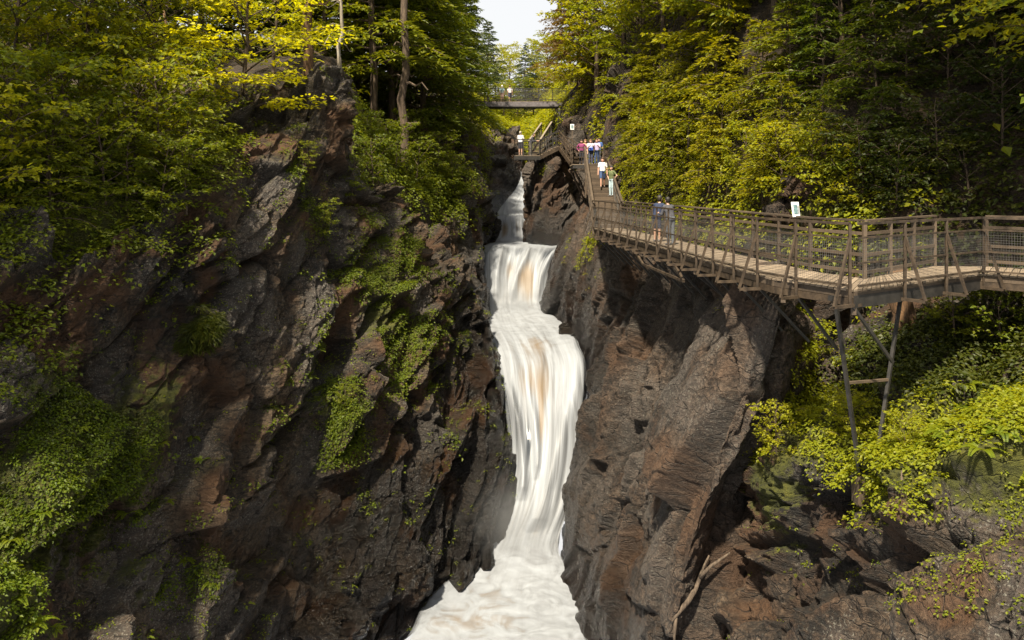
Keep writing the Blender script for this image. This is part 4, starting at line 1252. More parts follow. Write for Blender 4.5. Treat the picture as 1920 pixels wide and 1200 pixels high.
# trestle below the bend
tw = empty('trestle')
tag(tw, 'slender V shaped steel trestle standing under the walkway bend', 'trestle')
foot = Vector(P(1633, 792, 15.9))
gz = ground(foot.x, foot.y, -3.2)
fz = gz if gz is not None else foot.z
tops = [Vector(P(1566, 562, 15.5)), Vector(P(1688, 562, 16.6))]
ft = Vector((foot.x, foot.y, min(fz, foot.z + .4) - .1))
MB().bar(tops[0], ft + Vector((-.22, 0, 0)), .065, .065).build('leg', M['dark_steel'], tw)
MB().bar(tops[1], ft + Vector((.10, .05, 0)), .065, .065).build('leg', M['dark_steel'], tw)
a = tops[0].lerp(ft + Vector((-.22, 0, 0)), .47); b = tops[1].lerp(ft + Vector((.10, .05, 0)), .47)
MB().bar(a, b, .05, .05).build('crossbar', M['rail_wood'], tw)
MB().bar(tops[0].lerp(ft, .93) + Vector((-.2, 0, 0)), tops[1].lerp(ft, .93) + Vector((.09, 0, 0)), .05, .05).build('crossbar', M['dark_steel'], tw)
MB().bar(tops[0] + Vector((-.1, 0, .03)), tops[1] + Vector((.1, 0, .03)), .1, .1).build('head_beam', M['dark_steel'], tw)
MB().prism([(ft.x - .30, ft.y - .1), (ft.x + .2, ft.y - .1), (ft.x + .2, ft.y + .2), (ft.x - .30, ft.y + .2)], ft.z - .6, ft.z - .02).build('footing', M['rail_wood'], tw)

# ------------------------------------------------------------------ staircase up to the viewing platform
SL = Line([(3.75, 36.2, -2.0), (4.85, 52.5, 1.30)])
SR = Line([(4.95, 36.2, -2.0), (5.95, 52.5, 1.30)])
stc = empty('staircase')
tag(stc, 'long straight timber staircase climbing from the walkway with tourists on it', 'staircase')
NST = 22
for i in range(NST):
    f = (i + .5) / NST
    z = -2.0 + 3.3 * (i + 1) / NST
    a, b = SL.at(f - .5 / NST), SL.at(f + .52 / NST)
    c, d = SR.at(f + .52 / NST), SR.at(f - .5 / NST)
    MB().prism([a[:2], b[:2], c[:2], d[:2]], z - .05, z).build('step', M['rail_wood'], stc)
    MB().bar(v3(SL.at(f - .5 / NST), z - .09), v3(SR.at(f - .5 / NST), z - .09), .03, .10).build('riser', M['rail_wood'], stc)
for S_, sg in ((SL, -1), (SR, 1)):
    off = np.array([.07 * sg, 0])
    q = lambda f, dz: v3(S_.at(f)[:2] + off, S_.at(f)[2] + dz)
    MB().bar(q(0, -.12), q(1, -.12), .06, .30).build('stringer', M['rail_wood'], stc)
    MB().bar(q(0, 1.10), q(1, 1.10), .10, .06).build('hand_rail', M['rail_wood'], stc)
    MB().bar(q(0, .60), q(1, .60), .04, .09).build('side_rail', M['rail_wood'], stc)
    for i in range(9):
        f = i / 8
        MB().bar(q(f, -.25), q(f, 1.10), .09, .09).build('post', M['rail_wood'] if i in (0, 8) else M['rail_wood'], stc)
    for i in range(8):
        a, b = i / 8, (i + 1) / 8
        wire_panel(stc, S_.at(a)[:2] + off, S_.at(b)[:2] + off, S_.at(a)[2] + .1, S_.at(a)[2] + 1.0, .10, .006, S_.at(b)[2] + .1, S_.at(b)[2] + 1.0)
for f in (.25, .5, .75, 1.0):
    for S_, sg in ((SL, -1), (SR, 1)):
        p = S_.at(f)
        gz = ground(p[0], p[1], p[2] - .3)
        zt = (gz if gz is not None else p[2] - 2) - .2
        MB().bar(v3(p, p[2] - .2), v3(p[:2] + np.array([0.0 if zt > p[2] - 2.2 else 1.5, .3]), max(zt, p[2] - 2.2)), .10, .10).build('prop', M['rail_wood'], stc)

def steel_rails(parent, pts, mat, h=1.1, nbar=4, spacing=.75, post_w=.05):
    """railing of posts and thin bars along a 3D line"""
    L = Line(pts)
    n = max(1, int(round(L.len / spacing)))
    ps = [L.at(i / n) for i in range(n + 1)]
    for i, p in enumerate(ps):
        MB().bar(v3(p, p[2]), v3(p, p[2] + h), post_w, post_w).build('post', mat, parent)
        if i:
            a = ps[i - 1]
            for k in range(nbar):
                z = h * (1 - .28 * k) - .02
                if z < .05: break
                MB().bar(v3(a, a[2] + z), v3(p, p[2] + z), .06 if k == 0 else .04, .06 if k == 0 else .04).build('rail' if k else 'top_rail', mat, parent)

# top landing where the group stands
ld = empty('landing')
tag(ld, 'small timber landing at the head of the long staircase', 'landing')
planks(ld, [(4.05, 52.55), (4.20, 57.2)], [(6.1, 52.55), (6.2, 57.2)], 1.30, .16, M['plank'])
for a, b in (((4.05, 52.6), (4.2, 57.2)), ((6.1, 52.6), (6.2, 57.2)), ((4.05, 52.6), (6.1, 52.6))):
    MB().bar(v3(a, 1.14), v3(b, 1.14), .08, .22).build('beam', M['dark_steel'], ld)
steel_rails(ld, [(4.05, 52.6, 1.30), (4.18, 56.2, 1.30)], M['steel'])
steel_rails(ld, [(4.05, 52.6, 1.30), (4.78, 52.6, 1.30)], M['steel'])
steel_rails(ld, [(6.1, 52.6, 1.30), (6.2, 57.2, 1.30)], M['rail_wood'])
for x in (4.1, 6.0):
    for y in (53.2, 56.6):
        gz = ground(x, y, 1.0)
        zt = (gz if gz is not None else -2) - .2
        MB().bar((x, y, 1.05), (x + (.1 if zt > -1 else 1.2), y + (.3 if zt > -1 else 2.0), max(zt, -1.2)), .1, .1).build('prop', M['rail_wood'], ld)

# viewing platform over the upper fall
pf = empty('viewing_platform')
tag(pf, 'steel viewing platform jutting over the upper fall with stepped ramp', 'platform')
plat = [(.20, 57.6), (2.05, 57.9), (2.05, 60.0), (.20, 59.8)]
MB().prism(plat, 2.02, 2.08).build('deck', M['plank'], pf)
for a, b in zip(plat, plat[1:] + plat[:1]):
    MB().bar(v3(a, 1.88), v3(b, 1.88), .08, .26).build('beam', M['dark_steel'], pf)
for x in (.7, 1.2, 1.7):
    MB().bar((x, 57.75, 1.70), (x, 60.6, 1.70), .10, .12).build('cantilever', M['dark_steel'], pf)
ramp = [((2.05, 57.9, 2.08), (2.05, 59.6, 2.08)), ((3.42, 58.2, 2.78), (3.42, 60.0, 2.78)), ((4.15, 56.9, 1.62), (5.1, 58.4, 1.62))]
for (a, b), (c, d) in zip(ramp[:-1], ramp[1:]):
    a, b, c, d = map(np.array, (a, b, c, d))
    n = 7
    for i in range(n):
        f0, f1 = i / n, (i + .97) / n
        p0, p1, q0, q1 = a + (c - a) * f0, a + (c - a) * f1, b + (d - b) * f0, b + (d - b) * f1
        z = max(p0[2], p1[2]) if c[2] > a[2] else min(p0[2], p1[2]) + .1
        MB().prism([p0[:2], p1[:2], q1[:2], q0[:2]], z - .05, z).build('step', M['plank'], pf)
    for u_, w_ in ((a, c), (b, d)):
        MB().bar(tuple(u_ - np.array([0, 0, .16])), tuple(w_ - np.array([0, 0, .16])), .08, .26).build('stringer', M['steel'], pf)
    steel_rails(pf, [tuple(a), tuple(c)], M['dark_steel'] if c[2] > a[2] else M['steel'], 1.15, 4, .55)
    steel_rails(pf, [tuple(b), tuple(d)], M['dark_steel'] if c[2] > a[2] else M['steel'], 1.15, 3, .8)
steel_rails(pf, [(.20, 57.6, 2.08), (2.05, 57.9, 2.08)], M['dark_steel'], 1.15, 4, .6)
steel_rails(pf, [(.20, 57.6, 2.08), (.20, 59.8, 2.08)], M['dark_steel'], 1.15, 4, .7)
steel_rails(pf, [(.20, 59.8, 2.08), (2.05, 60.0, 2.08)], M['dark_steel'], 1.15, 4, .7)
for x, y in ((1.9, 59.6), (2.9, 59.4), (3.4, 59.8)):
    gz = ground(x, y, 1.6)
    MB().bar((x, y, 1.95), (x + .2, y + .5, (gz if gz is not None else -2) - .2), .12, .12).build('prop', M['dark_steel'], pf)

# upper flight towards the bridge
us = empty('staircase')
tag(us, 'upper flight with two pale bleached handrails behind the viewing platform', 'staircase')
A0, A1 = np.array([1.25, 60.0, 2.1]), np.array([2.45, 66.5, 3.95])
B0, B1 = np.array([2.05, 60.2, 2.1]), np.array([3.30, 66.5, 4.05])
for i in range(14):
    f0, f1 = i / 14, (i + 1) / 14
    z = 2.1 + 1.85 * f1
    MB().prism([(A0 + (A1 - A0) * f0)[:2], (A0 + (A1 - A0) * f1)[:2], (B0 + (B1 - B0) * f1)[:2], (B0 + (B1 - B0) * f0)[:2]], z - .05, z).build('step', M['plank'], us)
for p0, p1 in ((A0, A1), (B0, B1)):
    MB().bar(p0 - np.array([0, 0, .15]), p1 - np.array([0, 0, .15]), .07, .28).build('stringer', M['rail_wood'], us)
    MB().bar(p0 + np.array([0, 0, 1.1]), p1 + np.array([0, 0, 1.1]), .13, .10).build('hand_rail', M['pale_wood'], us)
    for k in range(6):
        p = p0 + (p1 - p0) * k / 5
        MB().bar(tuple(p + np.array([0, 0, -.1])), tuple(p + np.array([0, 0, 1.1])), .07, .07).build('post', M['rail_wood'], us)
    wire_panel(us, p0[:2], p1[:2], p0[2] + .1, p0[2] + 1.0, .12, .008, p1[2] + .1, p1[2] + 1.0)
    gz = ground(p1[0], p1[1], 4.5)
    MB().bar(tuple(p1 - np.array([0, 0, .2])), (p1[0], p1[1] + .2, (gz if gz is not None else 2) - .3), .12, .12).build('prop', M['rail_wood'], us)
# landing on top of the flight, tied into the slope
MB().prism([(2.5, 66.5), (3.6, 66.5), (5.2, 72.0), (4.1, 72.0)], 3.93, 3.98).build('deck', M['plank'], us)

# ------------------------------------------------------------------ high footbridge
br = empty('footbridge')
tag(br, 'high steel footbridge with thin mesh railing crossing the gorge at the back', 'bridge')
BX0, BX1, BY, BZ = -8.5, 5.6, 82.0, 8.45
MB().bar((BX0, BY, BZ - .27), (BX1, BY, BZ - .27), .22, .46).build('girder', metal_material('grey_violet_girder', (.10, .09, .095), (.20, .18, .185), .5, .2), br)
MB().bar((BX0, BY + 1.5, BZ - .32), (BX1, BY + 1.5, BZ - .32), .22, .56).build('girder', M['dark_steel'], br)
MB().bar((BX0, BY, BZ - .54), (BX1, BY, BZ - .54), .34, .06).build('flange', M['dark_steel'], br)
planks(br, [(BX0, BY - .02), (BX1, BY - .02)], [(BX0, BY + 1.6), (BX1, BY + 1.6)], BZ + .01, .30, M['plank'])
for y in (BY + .03, BY + 1.5):
    for i in range(11):
        x = BX0 + (BX1 - BX0) * i / 10
        MB().bar((x, y, BZ), (x, y, BZ + 1.35), .05, .05).build('post', M['dark_steel'], br)
    for z, t_ in ((1.35, .06), (.2, .04)):
        MB().bar((BX0, y, BZ + z), (BX1, y, BZ + z), t_, t_).build('rail', M['dark_steel'], br)
    for i in range(10):
        xa, xb = BX0 + (BX1 - BX0) * i / 10, BX0 + (BX1 - BX0) * (i + 1) / 10
        wire_panel(br, (xa, y), (xb, y), BZ + .1, BZ + 1.3, .14, .010)
for x in (BX0, BX1):
    MB().prism([(x - .9, BY - .4), (x + .9, BY - .4), (x + .9, BY + 2.0), (x - .9, BY + 2.0)], BZ - 3.0, BZ - .68).build('abutment', M['soil'] if False else plain('concrete_abutment', (.16, .15, .135), .9), br)

# ------------------------------------------------------------------ signs
def sign(loc, w_, h_, rz, tilt, label, post_h):
    s = empty('sign', loc, rz)
    tag(s, label, 'sign')
    wm = plain('sign_white', (.72, .74, .74), .5, .06)
    def panel(nm, mat, x0, x1, z0, z1, y):
        m = MB()
        m.add([(x0, y, z0), (x1, y, z0), (x1, y, z1), (x0, y, z1), (x0, y + .018, z0), (x1, y + .018, z0), (x1, y + .018, z1), (x0, y + .018, z1)],
              [(0, 1, 2, 3), (7, 6, 5, 4), (0, 4, 5, 1), (1, 5, 6, 2), (2, 6, 7, 3), (3, 7, 4, 0)])
        o = m.build(nm, mat, s)
        o.rotation_euler = (tilt, 0, 0)
        return o
    panel('board', wm, -w_ / 2, w_ / 2, 0, h_, 0)
    panel('picture', plain('sign_picture', (.10, .17, .18), .5, .7, 30), -w_ * .30, w_ * .20, h_ * .20, h_ * .82, -.016)
    ln = plain('sign_lines', (.25, .27, .28), .5)
    for i in range(6):
        panel('text_line', ln, w_ * .26, w_ * .42, h_ * (.24 + .09 * i), h_ * (.27 + .09 * i), -.0155)
    MB().bar((0, .05, -post_h), (0, .05, h_ * .4), .06, .04).build('post', M['rail_wood'], s)
sign((6.76, 19.0, ZD + 1.22), .19, .36, R(12), R(-12), 'white framed information board on the back rail of the walkway', 1.0)
sp = P(1073, 243, 64)
gz = ground(sp[0], sp[1], sp[2] - .1)
sign(tuple(sp), .30, .45, R(0), R(-8), 'small white sign on a post above the viewing platform stairs', max(.6, sp[2] - (gz if gz is not None else sp[2] - 2) + .2))
# ------------------------------------------------------------------ people: one continuous skin each, grown from a posed skeleton
def surface_nets(f, org, h):
    s = f < 0
    nx, ny, nz = f.shape
    cnt = np.zeros((nx - 1, ny - 1, nz - 1), np.int32)
    for i in (0, 1):
        for j in (0, 1):
            for k in (0, 1):
                cnt += s[i:nx - 1 + i, j:ny - 1 + j, k:nz - 1 + k]
    act = (cnt > 0) & (cnt < 8)
    idx = -np.ones(act.shape, np.int64)
    cells = np.argwhere(act)
    idx[act] = np.arange(len(cells))
    acc = np.zeros((len(cells), 3))
    num = np.zeros(len(cells))
    C = [(i, j, k) for i in (0, 1) for j in (0, 1) for k in (0, 1)]
    for a in C:
        for ax in range(3):
            if a[ax]: continue
            b = list(a); b[ax] = 1
            fa = f[cells[:, 0] + a[0], cells[:, 1] + a[1], cells[:, 2] + a[2]]
            fb = f[cells[:, 0] + b[0], cells[:, 1] + b[1], cells[:, 2] + b[2]]
            m = (fa < 0) != (fb < 0)
            t = np.where(m, fa / np.where(m, fa - fb, 1), 0)
            pt = np.tile(np.array(a, float), (len(cells), 1))
            pt[:, ax] += t
            acc[m] += pt[m]
            num[m] += 1
    V = (cells + acc / num[:, None]) * h + org
    quads = []
    for ax in range(3):
        sl = [slice(None)] * 3; sr = [slice(None)] * 3
        sl[ax] = slice(0, -1); sr[ax] = slice(1, None)
        A, B = s[tuple(sl)], s[tuple(sr)]
        e = np.argwhere(A != B)
        u, v = (ax + 1) % 3, (ax + 2) % 3
        e = e[(e[:, u] > 0) & (e[:, v] > 0) & (e[:, u] < f.shape[u] - 1) & (e[:, v] < f.shape[v] - 1)]
        def g(du, dv):
            q = e.copy(); q[:, u] += du; q[:, v] += dv
            return idx[q[:, 0], q[:, 1], q[:, 2]]
        Q = np.stack([g(-1, -1), g(0, -1), g(0, 0), g(-1, 0)], 1)
        fl = ~s[e[:, 0], e[:, 1], e[:, 2]]
        Q[fl] = Q[fl][:, ::-1]
        quads.append(Q)
    Q = np.concatenate(quads)
    return V, Q[(Q >= 0).all(1)]

PMAT = {}
def cloth(c, rough=.85):
    key = ('c',) + tuple(c)
    if key not in PMAT: PMAT[key] = plain('cloth', c, rough, .22, 9)
    return PMAT[key]
def skin(c):
    key = ('s',) + tuple(c)
    if key not in PMAT: PMAT[key] = plain('skin', c, .55, .08, 12)
    return PMAT[key]

def person(loc, face, label, top, bottom, hair=(.05, .03, .02), skn=(.45, .27, .19), height=1.7, shorts=False, sleeves='short', arms='down', walk=0.0, lean=0.0, long_hair=False, shoes=(.10, .09, .085), cap=None, bag=None, skirt=False, group='tourists'):
    """face: direction looked at, 0 = towards the viewer (-Y), angles turn to the left"""
    caps = []          # a, b, ra, rb, material
    def c(a, b, ra, rb, m): caps.append((np.array(a, float), np.array(b, float), ra, rb, m))
    ly = -lean
    sh = lambda x, z: (x, ly * (z - .92) / .5, z)
    hipz = .92
    # legs
    for sx, ph in ((-1, 1), (1, -1)):
        st = walk * ph
        hp = (sx * .085, 0, hipz)
        kn = (sx * .095, -st * .22 - .02, .50)
        an = (sx * .095, -st * .32 + (.10 if st < 0 else 0) * walk, .085 + (.05 if st < 0 else 0) * walk)
        if shorts:
            mid = tuple(hp[i] + (kn[i] - hp[i]) * .85 for i in range(3))
            c(hp, mid, .098, .080, 2); c(mid, kn, .058, .052, 0); c(kn, an, .052, .036, 0)
        else:
            c(hp, kn, .092, .068, 2); c(kn, an, .066, .052, 2)
        c((an[0], an[1] + .035, .045 + an[2] - .085), (an[0] + sx * .015, an[1] - .15, .035 + an[2] - .085), .045, .036, 3)
    if skirt: c((0, 0, .9), (0, 0, .62), .15, .20, 2)
    # trunk
    c((-.06, 0, .95), (.06, 0, .95), .115, .115, 2)
    c(sh(-.05, 1.05), sh(.05, 1.05), .115, .115, 1)
    c(sh(-.07, 1.24), sh(.07, 1.24), .118, .118, 1)
    c(sh(-.14, 1.385), sh(.14, 1.385), .072, .072, 1)
    c(sh(-.05, 1.0), sh(-.05, 1.3), .12, .12, 1); c(sh(.05, 1.0), sh(.05, 1.3), .12, .12, 1)
    # neck and head
    nx = np.array(sh(0, 1.44)); hd = nx + np.array([0, -.015 - lean * .10, .155])
    c(nx, hd - np.array([0, 0, .05]), .052, .050, 0)
    c(hd + [0, .01, .03], hd + [0, -.02, -.03], .085, .072, 0)
    c(hd + [0, -.045, -.07], hd + [0, -.05, -.07], .045, .045, 0)
    c(hd + [0, -.088, .0], hd + [0, -.102, -.025], .010, .015, 0)
    for sx in (-1, 1):
        c(hd + [sx * .085, .0, .01], hd + [sx * .086, .005, -.03], .016, .013, 0)
        c(hd + [sx * .033, -.082, .018], hd + [sx * .034, -.083, .018], .012, .012, 4)
    c(hd + [-.012, -.088, -.062], hd + [.012, -.088, -.062], .012, .012, 6)
    c(hd + [0, .030, .055], hd + [0, .035, .01], .092, .085, 4)
    c(hd + [0, -.035, .085], hd + [0, .0, .09], .055, .06, 4)
    if long_hair:
        c(hd + [0, .06, 0], hd + [0, .085, -.22], .075, .06, 4)
    if cap:
        c(hd + [0, .01, .075], hd + [0, .012, .08], .094, .090, 5)
        c(hd + [0, -.07, .075], hd + [0, -.15, .06], .045, .03, 5)
    # arms
    for sx in (-1, 1):
        s0 = np.array(sh(sx * .185, 1.375))
        mode = arms if isinstance(arms, str) else arms[0 if sx < 0 else 1]
        if mode == 'down': e = s0 + [sx * .06, .03, -.29]; w_ = e + [sx * .01, -.07, -.25]
        elif mode == 'rail': e = s0 + [sx * .07, -.06, -.27]; w_ = e + [-sx * .06, -.24, .02]
        elif mode == 'out': e = s0 + [sx * .16, -.04, -.22]; w_ = e + [sx * .10, -.14, -.14]
        elif mode == 'hip': e = s0 + [sx * .17, .06, -.22]; w_ = e + [-sx * .13, -.06, -.17]
        else: e = s0 + [sx * .05, -.10, -.25]; w_ = e + [-sx * .10, -.20, .12]
        e, w_ = np.array(e), np.array(w_)
        if sleeves == 'long': c(s0, e, .060, .048, 1); c(e, w_, .047, .036, 1)
        elif sleeves == 'none': c(s0, e, .052, .042, 0); c(e, w_, .041, .028, 0)
        else:
            md = s0 + (e - s0) * .6
            c(s0, md, .062, .056, 1); c(md, e, .043, .041, 0); c(e, w_, .041, .028, 0)
        hdv = unit(w_ - e)
        side = unit(np.cross(hdv, np.array([sx * .9, .3, .2])))
        nrm = np.cross(side, hdv)
        pm = w_ + hdv * .05
        c(w_, pm + hdv * .035, .026, .032, 0)
        for q, ln in zip((-.030, -.010, .010, .030), (.062, .075, .070, .055)):
            b0 = pm + hdv * .04 + side * q
            b1 = b0 + hdv * ln * .55
            c(b0, b1, .0105, .010, 0); c(b1, b1 + unit(hdv * .6 - nrm * sx * .8) * ln * .5, .010, .0085, 0)
        c(pm + side * .03, pm + side * .055 + hdv * .05, .012, .010, 0)
    if bag:
        b0 = np.array(sh(.0, 1.0))
        c(b0 + [-.09, -.15, -.02], b0 + [.09, -.15, -.02], .085, .085, 7); c(b0 + [-.09, -.15, .08], b0 + [.09, -.15, .08], .075, .075, 7)
    h = .0165
    lo = np.min([np.minimum(q[0] - q[2], q[1] - q[3]) for q in caps], 0) - .04
    hi = np.max([np.maximum(q[0] + q[2], q[1] + q[3]) for q in caps], 0) + .04
    n = np.ceil((hi - lo) / h).astype(int) + 1
    ax = [lo[k] + h * np.arange(n[k]) for k in range(3)]
    G = np.stack(np.meshgrid(*ax, indexing='ij'), -1).astype(np.float32)
    D = np.full(G.shape[:3], 9., np.float32)
    for a, b, ra, rb, m in caps:
        # work only inside the capsule's own box
        l2 = np.minimum(a - ra, b - rb) - .10; h2 = np.maximum(a + ra, b + rb) + .10
        i0 = np.maximum(((l2 - lo) / h).astype(int), 0); i1 = np.minimum(((h2 - lo) / h).astype(int) + 2, n)
        sl = tuple(slice(i0[k], i1[k]) for k in range(3))
        ba = b - a
        pa = G[sl] - a.astype(np.float32)
        t = np.clip((pa @ ba.astype(np.float32)) / (ba @ ba + 1e-9), 0, 1)
        d = np.linalg.norm(pa - t[..., None] * ba.astype(np.float32), axis=-1) - (ra + (rb - ra) * t)
        k = .022 if min(ra, rb) > .02 else .006
        hh = np.clip(.5 + .5 * (D[sl] - d) / k, 0, 1)
        D[sl] = D[sl] * (1 - hh) + d * hh - k * hh * (1 - hh)
    V, Q = surface_nets(D, lo, h)
    ctr = V[Q].mean(1)
    bd = np.full(len(ctr), 9.)
    mi = np.zeros(len(ctr), np.int32)
    for a, b, ra, rb, m in caps:
        ba = b - a
        pa = ctr - a
        t = np.clip((pa @ ba) / (ba @ ba + 1e-9), 0, 1)
        d = np.linalg.norm(pa - t[:, None] * ba, axis=1) - (ra + (rb - ra) * t) - (.006 if m in (4, 5, 6, 7) else 0)
        u = d < bd
        bd[u] = d[u]; mi[u] = m
    sc = height / 1.70
    me = np_mesh('person', V * sc, Q, True, midx=mi)
    for mt in (skin(skn), cloth(top), cloth(bottom), cloth(shoes, .6), cloth(hair, .6), cloth(cap or (.5, .5, .5)), skin((.30, .10, .08)), cloth(bag or (.1, .1, .1))):
        me.materials.append(mt)
    o = link('person', me)
    o.location = loc
    o.rotation_euler = (0, 0, face)
    tag(o, label, 'person', group)
    return o

def stair_z(y):
    i = math.ceil((y - 36.2) / 16.3 * NST - 1e-6)
    return -2.0 + 3.3 * max(0, i) / NST
WH, NAVY, DEN = (.62, .62, .62), (.012, .022, .055), (.035, .065, .15)
person((-1.02, 82.75, BZ + .01), R(165), 'person in pale teal top and pinkish shorts on the high bridge', (.42, .58, .58), (.50, .34, .29), (.5, .48, .44), cap=(.7, .7, .68), shorts=True, height=1.72)
person((-.22, 82.85, BZ + .01), R(190), 'person in white shirt and dark shorts on the high bridge', (.70, .66, .66), (.05, .05, .10), (.10, .06, .04), shorts=True, height=1.74, walk=.5)
person((.62, 58.7, 2.08), R(150), 'person in white shirt and dark shorts at the platform corner', (.64, .65, .68), (.03, .03, .04), (.32, .28, .24), shorts=True, height=1.76, arms='rail')
person((1.38, 59.3, 2.08), R(70), 'person in dark clothes leaning on the platform rail', (.035, .035, .05), (.10, .09, .08), (.04, .03, .02), lean=.22, arms='rail', sleeves='long', height=1.66)
person((4.62, 53.1, 1.30), R(-8), 'person in magenta top and dark trousers left of the stair head', (.20, .035, .11), (.02, .02, .028), (.05, .03, .02), height=1.62, sleeves='long', arms='hip')
person((5.02, 54.8, 1.30), R(20), 'person with bare arms and tan top behind the stair head group', (.46, .30, .20), (.12, .11, .12), (.12, .06, .03), height=1.74, sleeves='none', arms='out')
person((5.20, 52.9, 1.30), R(5), 'person in pale shirt carrying a blue bag at the stair head', (.42, .44, .56), (.05, .06, .10), (.14, .08, .04), height=1.63, arms='hold', bag=(.02, .06, .30), long_hair=True)
person((5.62, 53.0, 1.30), R(-15), 'person in lilac checked shirt and blue jeans at the stair head', (.40, .33, .50), DEN, (.13, .07, .04), height=1.66, arms='hold', walk=.4, long_hair=True)
person((5.38, 54.5, 1.30), R(10), 'person in grey top half hidden in the stair head group', (.25, .25, .28), (.06, .06, .07), (.20, .12, .07), height=1.70)
person((5.92, 54.4, 1.30), R(-25), 'tall person in blue shirt with dark hair at the right of the stair head group', (.05, .11, .30), (.05, .05, .06), (.02, .015, .012), height=1.80)
person((5.03, 44.4, stair_z(44.4)), R(-6), 'person in white tee and denim shorts walking down the staircase', (.68, .66, .66), DEN, (.07, .035, .02), skn=(.50, .28, .20), height=1.64, shorts=True, walk=.6, long_hair=True)
person((5.30, 42.6, stair_z(42.6)), R(-50), 'person with dark hair and pale jeans by the right stair rail', (.10, .12, .05), (.36, .46, .50), (.02, .018, .03), height=1.60, arms='hip')
person((5.02, 27.7, ZD + .004), R(140), 'person in long navy jacket leaning on the walkway rail', (.014, .022, .055), (.012, .018, .045), (.02, .014, .01), height=1.56, sleeves='long', arms='rail', lean=.18, shorts=True, cap=(.015, .015, .02))
person((5.20, 26.2, ZD + .004), R(205), 'person in grey shirt and pale jeans beside the navy jacket on the walkway', (.055, .055, .065), (.11, .125, .15), (.012, .01, .008), height=1.54, sleeves='long', arms='rail', lean=.16)
# ------------------------------------------------------------------ undergrowth, ferns, dead wood
ALLR = ['hillside_right']
clumps('undergrowth', 'yellow green leafy undergrowth covering the bank behind the walkway', 'undergrowth', ['hillside_right'],
       [Z(1240, 330, 40, 4.5, 1), Z(1300, 370, 34, 3.5, 1), Z(1400, 380, 29, 3, .9), Z(1500, 390, 26, 2.5, .9), Z(1200, 260, 46, 4, .8), Z(1600, 400, 24, 2, .7)], 5200, 9, .42, .15, M['leaf_gold_sunlit'], 301, base=.1, lift=.8)
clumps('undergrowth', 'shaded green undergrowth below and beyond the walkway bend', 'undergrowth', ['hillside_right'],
       [Z(1700, 450, 23, 4, 1), Z(1850, 420, 21.5, 4, 1), Z(1950, 550, 19, 4, 1)], 3000, 8, .40, .15, M['leaf_dark_shaded'], 302, base=.05, lift=.8)
clumps('undergrowth', 'bright yellow green leafy plants on the ledge under the walkway', 'undergrowth', ['ledge_slope_right'],
       [Z(1480, 790, 21, 1.3, 1.2), Z(1540, 760, 19.5, 1.4, 1.2), Z(1600, 850, 16.5, 1.5, 1.2), Z(1700, 850, 15, 1.5, 1.2), Z(1800, 800, 14.6, 1.1, 1.2), Z(1900, 790, 13.8, 1.1, 1.1), Z(1920, 730, 14.8, 1.6, 1.0), Z(1450, 830, 20.8, 1.0, 1.2), Z(1650, 780, 16.8, 1.5, 1), Z(2000, 790, 13.2, 1.5, 1), Z(1500, 700, 22.5, 1, .8)], 3400, 10, .22, .080, M['leaf_gold_sunlit'], 303, base=-.2, lift=.75, thr=.25)
clumps('undergrowth', 'small leafy plants dotted over the rocks at lower right', 'undergrowth', ['ledge_slope_right'],
       [Z(1680, 960, 13.6, .8, 1), Z(1560, 1000, 16, 1, .7), Z(1820, 1000, 11.8, 1.2, .7), Z(1900, 900, 12, .4, .9), Z(1900, 1130, 10.2, .3, .9), Z(1690, 1100, 12.3, .8, .6), Z(1480, 1000, 18, 1, .6)], 420, 8, .10, .05, M['fern'], 304, base=-.1, lift=.7, thr=.2)
clumps('undergrowth', 'green leafy mat draped over the mossy rocks at lower left', 'undergrowth', ['gorge_wall_left'],
       [Z(150, 800, 19.8, 1.5, 1.2), Z(250, 800, 21, 1.4, 1.2), Z(340, 830, 22.3, 1.2, 1.2), Z(230, 900, 20.4, 1.3, 1.1), Z(300, 960, 21, 1.2, 1.1), Z(60, 980, 17.6, 1.4, 1.0), Z(20, 1100, 16, 1.3, 1.0), Z(380, 1060, 22.2, .9, .9), Z(60, 1180, 16.3, 1, .9), Z(330, 1120, 21.8, .8, .8), Z(-50, 900, 16.5, 2, 1), Z(180, 990, 19.5, .9, .7)], 2300, 9, .17, .075, M['fern'], 305, base=-.3, lift=.7, thr=.2)
clumps('undergrowth', 'trailing leaves coloured darker for depth on the lower left rocks', 'undergrowth', ['gorge_wall_left'],
       [Z(200, 820, 20.3, 2.2, 1), Z(280, 950, 20.8, 1.8, 1), Z(40, 1020, 17, 1.8, 1), Z(380, 1080, 22.3, 1.2, .9), Z(120, 700, 20.2, 1.5, .6), Z(520, 760, 27.0, 1.0, .5)], 1800, 8, .16, .07, M['leaf_dark_shaded'], 312, base=-.35, lift=.7, thr=.2)  # dark leaf copy mixed into the same mat to paint in depth
clumps('undergrowth', 'green plants growing along the seams of the left cliff', 'undergrowth', ['gorge_wall_left'],
       [Z(620, 720, 28.9, 1.0, 1.1), Z(650, 790, 29.2, .8, 1.1), Z(700, 520, 33, 1.4, .6), Z(760, 570, 34, 1.5, .6), Z(720, 640, 32.5, 1.2, .5), Z(800, 640, 34.8, 1.2, .7), Z(590, 420, 30.8, 1.2, .9), Z(570, 320, 30.2, 1.0, .9), Z(840, 600, 37, 1, .6), Z(780, 480, 36.5, 1.4, .9), Z(720, 440, 35, 1.6, .9), Z(620, 870, 28.6, .6, .6), Z(840, 700, 36, .8, .6), Z(600, 640, 29.2, .6, .7), Z(470, 700, 26.8, .6, .6), Z(640, 680, 29.4, .8, .9), Z(660, 840, 29, .6, .8), Z(750, 720, 32.5, 1.1, .7), Z(690, 940, 29.2, .7, .5), Z(540, 560, 28.4, .8, .5), Z(420, 480, 25.8, .8, .6)], 3600, 9, .18, .085, M['leaf_mid'], 306, base=-.05, lift=.8, thr=.25)
